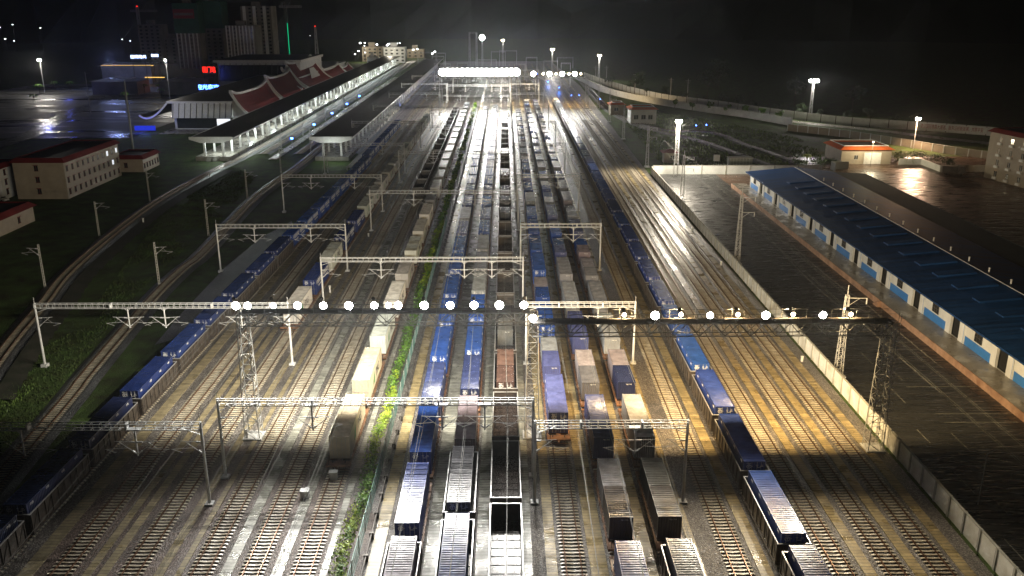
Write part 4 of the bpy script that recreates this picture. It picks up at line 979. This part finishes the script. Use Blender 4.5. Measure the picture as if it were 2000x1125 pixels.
# ------------------------------------------------------------------ platforms and canopies
def station_platform(x0, x1, ya, yb, label, clabel, bright):
    p = MB(); p.box(x0, x1, ya, yb, -.3, 1.15); o = p.build('station_platform', M['platform']); tag(o, label, 'platform')
    e = MB(); e.box(x1-.45, x1-.30, ya+1, yb-1, 1.15, 1.165); e.build('edge_line', M['ambersign'] if 0 else M['strip'], o)
    root = empty('platform_canopy', ((x0+x1)/2, ya, 0)); tag(root, clabel, 'canopy'); w = (x1-x0)/2+1.6; L_ = yb-ya
    m = MB(); m.prism([(-w,7.6),(-w,7.9),(-w*.35,7.55),(w*.35,7.55),(w,7.9),(w,7.6),(w*.35,7.0),(-w*.35,7.0)], 0, L_); m.build('roof', M['darkroof'], root)
    m = MB(); m.prism([(-w-.12,7.5),(-w-.12,8.0),(-w,8.0),(-w,7.5)], 0, L_); m.prism([(w,7.5),(w,8.0),(w+.12,8.0),(w+.12,7.5)], 0, L_)
    m.prism([(-w,7.4),(-w,8.35),(w,8.35),(w,7.4),(w*.5,6.2),(-w*.5,6.2)], -.3, -.02); m.build('fascia', M['trim'], root)
    cm = MB(); cm.box(-.35,.35,-.25,.25,1.1,7.1); cm = cm.mesh('column', [M['trim']])
    n = min(49, int(L_/9))
    for i in range(n):
        for s in (-1, 1): link('column', cm, root, (s*w*.42, 2+i*L_/n, 0))
    t = MB(); 
    for i in range(n*2): t.box(w*.62, w*.74, 1+i*L_/(2*n), 4+i*L_/(2*n), 7.12, 7.2)
    t.build('lamp_tube', M['tube'] if bright else M['tubedim'], root)
    for i in range(14 if bright else 6):
        lamp_light('POINT', (w*.2, (6+i*L_/14) if bright else 200+i*48, 6.3), 3600 if bright else 420, (.9,1,.95) if bright else (.2,.3,1), root, radius=.5)
    if not bright: lamp_light('POINT', (0, -4, 4.5), 500, (.9,1,.95), root, radius=.5)  # added light brightening the near end columns, no fitting there
    lamp_light('POINT', (w*.4, -9, 5.2), 700, (.9,1,.95), root, radius=.5)  # added fill light for the canopy end, no lamp stands there
    for s in (-1, 1):
        g = MB()
        for i in range(5): g.box(s*1.2-.8, s*1.2+.8, -1.6+i*.32, -.0, -.2, .2+i*.2)
        for q in (-.8, .8): g.bar((s*1.2+q,-1.6,.2),(s*1.2+q,-1.6,1.1),.03); g.bar((s*1.2+q,-1.6,1.1),(s*1.2+q,.2,2.1),.03)
        if bright: g.build('steps', M['pole'], root)
    return root
station_platform(-111, -98.6, 316, 850, 'long outer station platform lit bright white under its canopy', 'dark canopy over the brightly lit outer platform', True)
station_platform(-68.2, -56.2, 316, 805, 'long island platform with bluish light on the right of the station tracks', 'dark canopy over the island platform with blue glow', False)
for i in range(5): lamp_light('POINT', (-83, 345+i*42, 4), 260, (.1,.12,1), radius=.5)  # blue lights added to tint the wet path, no real lamps there
for i in range(5):
    r_ = empty('blue_glowpost', (-83, 345+i*42, 0)); tag(r_, f'small glowing blue display added for wet path reflections between platforms, {nth(i+1)} from the camera', 'glowpost', 'added blue glows between the platforms'); m = MB(); m.bar((0,0,0),(0,0,3.3),.06); m.build('post', M['steel'], r_); m = MB(); m.box(-.5,.5,-.06,.06,3.3,3.9); m.build('screen', M['bluelamp'], r_)  # made-up blue panels standing in for glows reflected on the wet path
# ------------------------------------------------------------------ station building with swept roofs
st = empty('station_building', (-120, 400, 0)); tag(st, 'white station building with dark red swept roofs and upturned white corners', 'station building')
def swoop(Ya, Yb, xt, zt_, xb, zb_, flare=2.2):
    m = MB(); t = MB(); n = 8; prof = []
    for i in range(n+1):
        u = i/n; prof.append((xt+(xb-xt)*u, zb_+(zt_-zb_)*(1-u)**1.8))
    for j, (ya, yb) in enumerate(((Ya, Yb),)):
        for (x, z), (x2, z2) in zip(prof, prof[1:]):
            f = lambda yy: flare*max(0, abs((yy-(Ya+Yb)/2)/((Yb-Ya)/2))**4)
            K = 8
            for k in range(K):
                y1, y2 = Ya+(Yb-Ya)*k/K, Ya+(Yb-Ya)*(k+1)/K
                g = lambda xx, zz, yy: (xx, yy, zz+f(yy)*(.35+.65*(zz-zb_)/(zt_-zb_+.01)))
                m.quad(g(x,z,y1), g(x2,z2,y1), g(x2,z2,y2), g(x,z,y2))
            for yy in (Ya, Yb): t.bar((x,yy,z+f(yy)*(.35+.65*(z-zb_)/(zt_-zb_+.01))), (x2,yy,z2+f(yy)*(.35+.65*(z2-zb_)/(zt_-zb_+.01))), .75)
    K = 8
    for k in range(K):
        y1, y2 = Ya+(Yb-Ya)*k/K, Ya+(Yb-Ya)*(k+1)/K; ff = lambda yy: flare*abs((yy-(Ya+Yb)/2)/((Yb-Ya)/2))**4
        t.bar((xt,y1,zt_+ff(y1)+.3),(xt,y2,zt_+ff(y2)+.3),.75)
    return m, t
for i, (a, b, xt, zt_, xb, zb_) in enumerate([(0,62,-2,14,7.5,5),(64,118,-3,16,7.5,6),(124,196,-7,19.5,8.5,6),(112,124,-6,17,5,7),(202,262,-2,11,7.5,4),(266,300,-1,8.5,7,4)]):
    m, t = swoop(a, b, xt, zt_, xb, zb_); r = m.build('roof', M['redroof'], st); t.build('roof_trim', M['trim'], r)
# white triangular window in the tall roof
m = MB(); m.prism([(0,0),(0,12),(.5,12),(.5,0)], 0, .1); m.v = []; m.f = []; m.m = []
m.quad((2.6,150,10.5),(2.6,176,10.5),(-1.2,176,15.5),(-1.2,163,15.5)); m.quad((2.5,150,10.7),(2.5,176,10.7),(-1.3,176,15.7),(-1.3,163,15.7)); m.build('window', M['trim'], st)
m = MB(); m.box(-28, -1.5, 0, 290, -.2, 11.5); m.box(-54, -4, 150, 215, -.2, 20); m.build('wall', M['whitewall'], st)
m = MB(); m.box(-30, -1, -2, 292, 11.5, 12.4); m.box(-56, -3, 149, 217, 20, 21.4); m.build('parapet', M['trim'], st)
m = MB(); m.quad((-29.5,-1.5,12.45),(-1.5,-1.5,12.45),(-1.5,148,12.45),(-29.5,148,12.45)); m.quad((-55.5,150,21.45),(-3.5,150,21.45),(-3.5,216,21.45),(-55.5,216,21.45)); m.build('flat_roof', M['darkroof'], st)
cm = MB(); cm.prism([(-3.6,5.2),(-1.0,11.5),(-.8,11.5),(-3.4,5.2)], -.12, .12, axis='x'); cm = cm.mesh('fin', [M['darkroof']])
sf = MB(); sf.prism([(-3.4,5.2),(-.8,11.5),(0,11.5),(0,5.2)], -28, -1.5, axis='x'); sf.build('sloped_facade', M['trim'], st)
for i in range(11): link('fin', cm, st, (-27.5+i*2.6, 0, 0))
for i in range(14): link('fin', cm, st, (-53+i*3.6, 150, 8))
gm = MB(); gm.box(-27,-2,-.05,0,.3,5); gm.build('glazing', M['glass'], st); gm = MB(); gm.box(-9,-3,-.5,-.4,1,4.5); gm.build('lit_window', M['winlit'], st)
gm = MB(); gm.box(-53,-6,149.9,150,9,18.5); gm.build('glazing', M['glass'], st)
m = MB()
for k in range(8):
    u, u2 = k/8, (k+1)/8; f = lambda t: (-30-12*(t), -2-2*t, 3.5+8*(1-t)**1.8+3*t**4)
    p, q = f(u), f(u2); m.quad(p, q, (q[0], 34, q[2]), (p[0], 34, p[2])); m.bar(p, q, .5, 1)
m.build('porch_roof', [M['darkroof'], M['trim']], st)
lamp_light('POINT', (-150, 380, 14), 2500, (.9,.92,1), radius=.5)  # added light brightening the white facade, no lamp stands there
# ------------------------------------------------------------------ town at upper left
wme_ = MB(); wme_.box(-1.1,1.1,-.06,0,0,1.5); WME = wme_.mesh('window', [M['glass']])
def tower(px0, px1, yt, Y, label, wm, d=20, net=None, fins=0, name='apartment_tower'):
    dd = Y*.952+16; x0, x1 = (px0-985.5)*dd/FPX, (px1-985.5)*dd/FPX; h = topz(Y, yt); root = empty(name, (x0, Y, 0)); tag(root, label, 'tower block'); w = x1-x0
    m = MB(); m.box(0,w,0,d,-1,h); m.build('wall', M[wm], root)
    m = MB(); m.box(w*.3,w*.6,d*.3,d*.6,h,h+4); m.build('roof_house', M[wm], root)
    if net: m = MB(); m.box(-.4,w+.4,-.6,d+.4,h*net,h+.8); m.build('netting', M['net'], root)
    n = int(h/3.2); cw = max(2, int(w/5)); g = MB()
    for f in range(n):
        z = 1.2+f*3.2
        if net and z > h*net-2 or f*cw > 80: break
        for c in range(cw): link('window', WME, root, ((c+.5)*w/cw, 0, z))
    if fins:
        g = MB(); [g.box(w*(c+.2)/fins, w*(c+.5)/fins, -.5, -.07, 0, (h*net if net else h)) for c in range(fins)]; g.build('balcony_stacks', M['trim'], root)
    return root
tower(352, 398, 8, 800, 'dark tower block under construction with green netting and a red banner', 'tower', net=.55, fins=6)
tower(398, 442, 4, 815, 'dark tower block wrapped in green netting behind the bannered one', 'tower', net=.6)
tower(280, 322, 48, 850, 'dim tower block left of the netted towers', 'tower')
tower(322, 352, 75, 860, 'short dark block between two taller towers', 'tower')
tower(448, 505, 50, 780, 'lower grey apartment block in front of the slim tower', 'tower', fins=9)
tower(480, 538, 12, 840, 'slim pale tower block right of the netted towers', 'tower', fins=3)
tw = bpy.data.objects['apartment_tower']; dd = 800*.952+16
m = MB(); m.box(0, 18, -1.2, -.7, topz(800,36), topz(800,18)); bn = m.build('banner', mat('red banner', (.30,.03,.04), .6), tw)
m = MB(); m.box(1, 17, -1.3, -1.21, topz(800,30), topz(800,25)); m.build('banner_text_band', M['tower'], bn)
# tower cranes / radio masts
def crane(px, yt, yb, Y, label, col=None, name='tower_crane', jib=0):
    dd = Y*.952+16; X = (px-985.5)*dd/FPX; h = topz(Y, yt); root = empty(name, (X, Y, 0)); tag(root, label, 'crane' if jib else 'radio mast')
    m = MB(); lattice_leg(m, (0,0,0), 2 if jib else 3.2, 2 if jib else 1, h, 16, .16, .1); m.build('mast', M['steel_dark'] if col else M['steel'], root)
    if jib: m = MB(); lattice_beam(m, (-jib*.35,0,h-3), (jib,0,h-3), 1.5, 1.5, 16, .12, .08); m.build('jib', M['steel'], root)
    if col: m = MB(); m.bar((1.2,-1.2,topz(Y,115)),(1.2,-1.2,topz(Y,45)),.25,0,6); m.build('light_strip', M[col], root)
    else: m = MB(); m.bar((0,0,h),(0,0,h+.8),.5,0,8); m.build('beacon', M['red'], root)
crane(566, 4, 115, 800, 'tower crane with a green light strip down its mast', 'green', jib=14)
crane(283, 13, 50, 870, 'dim tower crane over the left tower blocks', 'green' if 0 else None, jib=18)
crane(621, 52, 120, 800, 'red tipped lattice radio mast right of the green lit crane', None, 'radio_mast')
def sign(pxa, pxb, ya, yb, Y, m, label, text=None):
    dd = Y*.952+16; x0, x1 = (pxa-985.5)*dd/FPX, (pxb-985.5)*dd/FPX; z0, z1 = topz(Y, yb), topz(Y, ya); root = empty('neon_sign', (x0, Y, 0)); tag(root, label, 'illuminated sign')
    g = MB(); g.box(0, x1-x0, .3, .6, z0-1, z1+.5); g.bar((1,.5,-.2),(1,.5,z0),.2); g.bar((x1-x0-1,.5,-.2),(x1-x0-1,.5,z0),.2); g.build('frame', M['steel_dark'], root)
    me = text_mesh(text, (z1-z0)*1.15, m, 'lettering', .06); mw = max(v.co.x for v in me.vertices)-min(v.co.x for v in me.vertices)
    for v in me.vertices: v.co.x *= (x1-x0)/mw
    link('lettering', me, root, ((x1-x0)/2, .2, (z0+z1)/2), (PZ,0,0)); return root
sign(399, 424, 131, 142, 640, M['red'], 'glowing red rooftop sign left of the station', '国门站')
sign(483, 512, 118, 126, 700, M['red'], 'red sign glowing above the station roof', '口岸酒店')
sign(263, 293, 108, 114, 640, M['bluesign'], 'dazzling blue white rooftop sign, the wider of two', '边境海关')
sign(303, 317, 106, 111, 645, M['bluesign'], 'dazzling blue white rooftop sign, the narrower of two', '联检')
sign(376, 440, 166, 175, 560, M['bluelamp'], 'low blue lit hoarding in front of the red sign', '欢迎光临欢迎')
bw = MB(); bw.box(0,9,0,.3,.4,2.4); [bw.box(k*1.5,k*1.5+.12,-.1,0,.2,2.7) for k in range(7)]; tag(bw.build('screen_wall', M['bluedim'], None, (-163,392,0)), 'deep blue glowing screen wall at the left end of the station', 'screen')
lamp_light('POINT', (-158, 389, 3), 1500, (.08,.12,1), radius=.6); lamp_light('POINT', (-215, 420, 5), 2600, (.08,.12,1), radius=.8)  # bare blue lights added to give the plaza its blue glow
house('town_hall', -285, -250, 642, 660, 12, 'building with amber eaves lights under the blue white signs', 'building', wallm='tower', roofm='darkroof')
amb = MB(); amb.box(0,37,-.2,0,12.2,12.6); amb.box(30,44,-.4,-.2,4,4.5); o_ = amb.build('amber_strip', M['ambersign'], bpy.data.objects['town_hall'])
house('gable_hall', -256, -228, 560, 580, 8, 'pale low hall with a shallow roof on the plaza, the left one', 'building', wallm='tower', roofm='tower', hip=6)
house('gable_hall', -214, -190, 560, 580, 8, 'pale low hall with a shallow roof on the plaza, the right one', 'building', wallm='tower', roofm='tower', hip=6)
lamp_light('POINT', (-260, 600, 18), 22000, (.35,.45,1), radius=2)
lamp_light('POINT', (-262, 540, 5), 1500, (.1,.15,1), radius=1); lamp_light('POINT', (-215, 596, 6), 2500, (1,.3,.2), radius=1)
# far lit buildings at the end of the platforms
for i, (a, b, yt, Y, wm, lb) in enumerate([(708,748,91,900,'cream','cream block with rows of dark windows beyond the platforms'),(750,792,92,880,'whitewall','pale block right of the cream one beyond the platforms'),(795,828,96,960,'cream','small lit block further right beyond the platforms'),(718,735,112,800,'whitewall','small white house with orange roof near the platform end')]):
    t_ = tower(a, b, yt, Y, lb, wm, d=14, name='far_building'); 
    if i < 3: lamp_light('POINT', (t_.location.x+(8 if i else 2), Y-16, 12), 9000, (1,.9,.7), radius=1)
rnd = random.Random(21)
for i in range(26):
    px, py = (rnd.uniform(672, 850), rnd.uniform(84, 108)) if i < 16 else (rnd.uniform(0, 90), rnd.uniform(30, 80)) if i < 22 else rnd.choice([(153,103),(244,77),(259,80),(588,66),(608,70),(634,69)])
    if i >= 22: px, py = [(153,103),(244,77),(259,80),(608,70)][i-22]
    Y = 900 if i < 16 else 1100; dd = Y*.952+16; X = (px-985.5)*dd/FPX; z = topz(Y, py); root = empty('street_lamp', (X, Y, 0))
    tag(root, f'tiny bright lamp {"beyond the platforms" if i < 16 else "on the dark hillside at upper left"}, {nth(i+1 if i < 16 else i-15)} of its cluster', 'street lamp', 'tiny lamps beyond the platforms' if i < 16 else 'tiny lamps on the dark hillside')
    m = MB(); m.bar((0,0,-1),(0,0,z),.15); m.build('post', M['steel_dark'], root); m = MB(); s = rnd.uniform(.35,.9) if i < 16 else rnd.uniform(.3,.7); m.box(-s,s,-.3,.3,z,z+s); m.build('lamp_head', M['smalllamp'], root)
# ------------------------------------------------------------------ vegetation
def clump(mb, c, rad, n, s, rnd, flat=1.0, m=0):
    for _ in range(n):
        while True:
            p = Vector((rnd.uniform(-1,1), rnd.uniform(-1,1), rnd.uniform(-1,1)))
            if p.length < 1: break
        p = Vector((p.x*rad[0], p.y*rad[1], p.z*rad[2]))+Vector(c)
        u = Vector((rnd.uniform(-1,1), rnd.uniform(-1,1), rnd.uniform(-.6,.6))).normalized(); v = u.cross(Vector((rnd.uniform(-1,1), rnd.uniform(-1,1), 1)).normalized()).normalized()
        q = s*rnd.uniform(.6,1.3); mb.quad(p-u*q, p-v*q*.5, p+u*q, p+v*q*.5, m=m)
def tree(X, Y, h, label, rnd, m='leafdark', palm=False, leaf=.45):
    root = empty('palm_tree' if palm else 'tree', (X, Y, -.2)); tag(root, label, 'palm tree' if palm else 'tree', 'palms on the plaza' if palm else 'trees behind the outer curved wall' if 'outer' in label else None)
    t = MB(); t.bar((0,0,0),(.1,0,h*.55),.18,0,7,.1)
    for k in range(4): a = k*1.6; t.bar((.05,0,h*.4),(math.cos(a)*h*.2,math.sin(a)*h*.2,h*.68),.07,0,5,.03)
    t.build('trunk', M['bark'], root); c = MB()
    if palm:
        for k in range(14):
            a = k*.45*math.pi; r_ = h*.32*rnd.uniform(.8,1.1); p = [Vector((math.cos(a)*r_*u, math.sin(a)*r_*u, h*.6+h*.16*u*2-h*.42*u*u)) for u in (0,.3,.6,1)]
            n = Vector((-math.sin(a), math.cos(a), 0))*.35
            for q, q2 in zip(p, p[1:]): c.quad(q-n, q+n, q2+n*.5, q2-n*.5)
    else:
        for k in range(9): clump(c, (rnd.uniform(-.25,.25)*h, rnd.uniform(-.25,.25)*h, h*rnd.uniform(.52,.88)), (h*.17,h*.17,h*.13), 45, leaf, rnd)
    c.build('crown', M[m], root); return root
rnd = random.Random(8)
for i in range(18):
    q = OW[int(6+i*(len(OW)-14)/18)]; tree(q.x+rnd.uniform(-2,2), q.y+5+rnd.uniform(0,3), rnd.uniform(5,8.5), f'small dark tree behind the outer curved wall, {nth(i+1)} from the left', rnd)
for i in range(7):
    q = W(rnd.uniform(1330,1560), 219+i*1.5); q = W(1318+i*34, 210+i*4.5); tree(q.x, q.y, rnd.uniform(4,6), f'young tree between the outer and inner curved walls, {nth(i+1)} from the left', rnd, m='leaf')
for i, (px, py, hh) in enumerate([(1250,208,16),(1400,215,18),(1580,228,16),(1700,240,14),(1420,195,20)]):
    q = W(px, py-12); tree(q.x, q.y+25, hh, f'large dark tree mass on the slope behind the walls, {nth(i+1)} in the row', rnd, leaf=.9)
for i, (px, py) in enumerate([(78,178),(108,172),(138,172),(283,178),(312,178),(345,172),(68,200),(205,178),(245,196),(316,188)]):
    q = W(px, py+4); tree(q.x, q.y, 9, f'dark palm on the plaza at upper left, {nth(i+1)} in the scattered group', rnd, palm=True, m='leaf')
q = W(1575, 322); tree(q.x, q.y, 6, 'bushy palm catching the light left of the orange roofed building', rnd, palm=True, m='leafyellow')
def bush(X, Y, r_, label, rnd, m, n=260, s=.3, name='bush', rz=1.0):
    b = MB(); 
    for k in range(6): clump(b, (rnd.uniform(-.6,.6)*r_, rnd.uniform(-.6,.6)*r_, r_*rnd.uniform(.2,.6)*rz), (r_*.5,r_*.5,r_*.35*rz), n//6, s, rnd)
    tag(b.build(name, M[m], None, (X,Y,0)), label, 'bush')
for i, (px, py, r_, m) in enumerate([(1600,326,4,'leaf'),(1620,322,3,'leafdark'),(1752,312,4,'leafyellow'),(1765,318,4.5,'leaf'),(1790,312,4,'leafdark'),(1830,318,4,'leafdark'),(1850,322,3,'leafdark'),(1560,322,2.5,'leaf')]):
    q = W(px, py); bush(q.x, q.y, r_, f'{["green","dark","bright yellow green","green","dark","dark","small dark","small green"][i]} bush near the orange roofed building, {nth(i+1)} in the row', rnd, m, n=420)
# hedge of shrubs with a mesh fence and a pipe beside the blue train
hd = MB(); rnd = random.Random(4)
for k in range(330):
    Y = 62+k*1.35; 
    if Y > 500: break
    hgt = .55+.5*math.sin(Y*.11)**2+rnd.uniform(-.15,.35); n = 70 if Y < 130 else 34 if Y < 220 else 12; s = .17 if Y < 130 else .26 if Y < 220 else .5
    x = -16.3+.25*math.sin(Y*.3); mi = 1 if (math.sin(Y*.19)+math.sin(Y*.071+1)) > .15 else 0  # yellow-green patches paint the lit parts of the hedge
    clump(hd, (x, Y, hgt*.55), (.95, .9, hgt*.75), n, s, rnd, m=mi)
    clump(hd, (x+.3, Y, hgt*1.0), (.5, .8, hgt*.6), n//2, s, rnd, m=1-mi if rnd.random() < .35 else mi)
tag(hd.build('hedge', [M['leaf'], M['leafyellow']]), 'long uneven green hedge, lit patches painted yellow, between the cream and blue trains', 'hedge')
fc = empty('mesh_fence', (-14.85, 60, 0)); tag(fc, 'dark green wire mesh fence with pale posts beside the hedge', 'fence')
pm = MB(); pm.bar((0,0,-.1),(0,0,2.2),.05,0,6); pm = pm.mesh('post', [M['pole']])
for i in range(98): link('post', pm, fc, (0, i*4.2, 0))
m = MB()
for z in (.15, .8, 1.45, 2.05): m.bar((0,0,z),(0,412,z),.025)
for i in range(int(160/.28)): m.bar((0,i*.28,.12),(0,i*.28,2.05),.012,0,3)
m.build('mesh_panel', M['fence'], fc)
m = MB(); m.bar((0,0,.55),(0,430,.55),.10,0,8)
for i in range(110): m.box(-.22,.22,i*3.9,i*3.9+.3,-.05,.72)
tag(m.build('pipeline', M['steel_dark'], None, (-14.0,60,0)), 'grey pipe on low supports running between the fence and the blue train', 'pipe')
# scattered weeds and grass
def grass_patch(name, pts, n, s, label, m):
    g = MB(); rnd = random.Random(len(pts)+n)
    xs = [p[0] for p in pts]; ys = [p[1] for p in pts]
    def inside(x, y):
        c = False; j = len(pts)-1
        for i in range(len(pts)):
            if (pts[i][1] > y) != (pts[j][1] > y) and x < (pts[j][0]-pts[i][0])*(y-pts[i][1])/(pts[j][1]-pts[i][1])+pts[i][0]: c = not c
            j = i
        return c
    k = 0
    while k < n:
        x, y = rnd.uniform(min(xs), max(xs)), rnd.uniform(min(ys), max(ys))
        if not inside(x, y): continue
        k += 1; 
        if math.sin(x*.35)+math.sin(y*.21+x*.1) < -1.1: continue
        a = rnd.uniform(0, 6.3); q = s*rnd.uniform(.5,1.2); dx, dy = math.cos(a)*q*.35, math.sin(a)*q*.35; lx, ly = rnd.uniform(-.3,.3)*q, rnd.uniform(-.3,.3)*q
        g.quad((x-dx,y-dy,-.3),(x+dx,y+dy,-.3),(x+lx,y+ly,-.3+q))
    tag(g.build(name, M[m]), label, 'grass', kind='stuff')
Pg = [W(-20,760), W(40,700), W(150,640), W(330,400), W(470,330), W(500,345), W(420,440), W(330,510), W(250,590), W(130,740), W(60,830), W(-20,900)]
Pg = [(p.x, p.y) for p in Pg]
grass_patch('grass', Pg, 15000, .3, 'dark grass between the two curved tracks at left', 'grass')
grass_patch('grass', [(-80,94),(-67,94),(-69,120),(-80,120)], 4000, .36, 'lamplit grass painted brighter at the near left edge', 'weeds')  # lamplight on the grass is put into its colour
Pg = [W(1215,232), W(1300,330), W(1440,322), W(1560,335), W(1640,318), W(1560,270), W(1400,235), W(1270,215)]
grass_patch('grass', [(p.x, p.y) for p in Pg], 9000, .7, 'rough grass in the green field at upper right', 'weeds')
Pg = [(46.3,60),(48.0,60),(48.0,285),(46.3,285)]
grass_patch('grass', Pg, 1500, .35, 'weeds along the foot of the boundary wall', 'leafdark')
# small white marker posts and cabinets along the tracks
for i, (px, py, hh) in enumerate([(678,332,1.2),(720,462,.8),(645,572,1.5),(483,858,1.4),(410,345,1.1),(280,434,1.1),(1352,450,.9),(1408,518,.9),(1566,706,.9),(1196,660,.4)]):
    q = W(px, py); m = MB(); m.box(-.16,.16,-.12,.12,-.1,hh*.8); m.box(-.2,.2,-.16,.16,hh*.8,hh); tag(m.build('marker_post', M['trim'], None, q), ['small white marker beside the island platform tracks','white cabinet beside the left gantry leg','white marker post below the left gantry beam','white marker post near the lower left gantry leg','tiny white marker beside the outer curved track','lone tiny white marker on the dark grass at left','small white marker by the right hand tracks, upper one','small white marker by the right hand tracks, middle one','small white marker at the foot of the boundary wall','low white marker between the right trains'][i], 'marker post')
for i, (px, py) in enumerate([(596,972),(652,935)]):
    q = W(px, py); m = MB(); m.box(-.45,.45,-.35,.35,-.05,.9); m.box(-.5,.5,-.4,.4,.9,1.0); m.box(-.2,.2,.5,1.3,.1,.6); tag(m.build('switch_box', M['steel'], None, q), ['grey switch box beside the track left of the cream train, the nearer one','grey switch box beside the track left of the cream train, the farther one'][i], 'switch box')
# ------------------------------------------------------------------ haze
hz = MB(); hz.box(-3900, 3900, -90, 4900, -3.2, 420)
o = hz.build('haze', []); hm = bpy.data.materials.new('haze air'); hm.use_nodes = True; N = hm.node_tree.nodes; N.clear()
pv = N.new('ShaderNodeVolumePrincipled'); ou = N.new('ShaderNodeOutputMaterial'); hm.node_tree.links.new(pv.outputs[0], ou.inputs['Volume'])
pv.inputs['Density'].default_value = .00009; pv.inputs['Color'].default_value = (.85,.9,.95,1); pv.inputs['Anisotropy'].default_value = .78
o.data.materials.clear(); o.data.materials.append(hm); tag(o, kind='stuff')
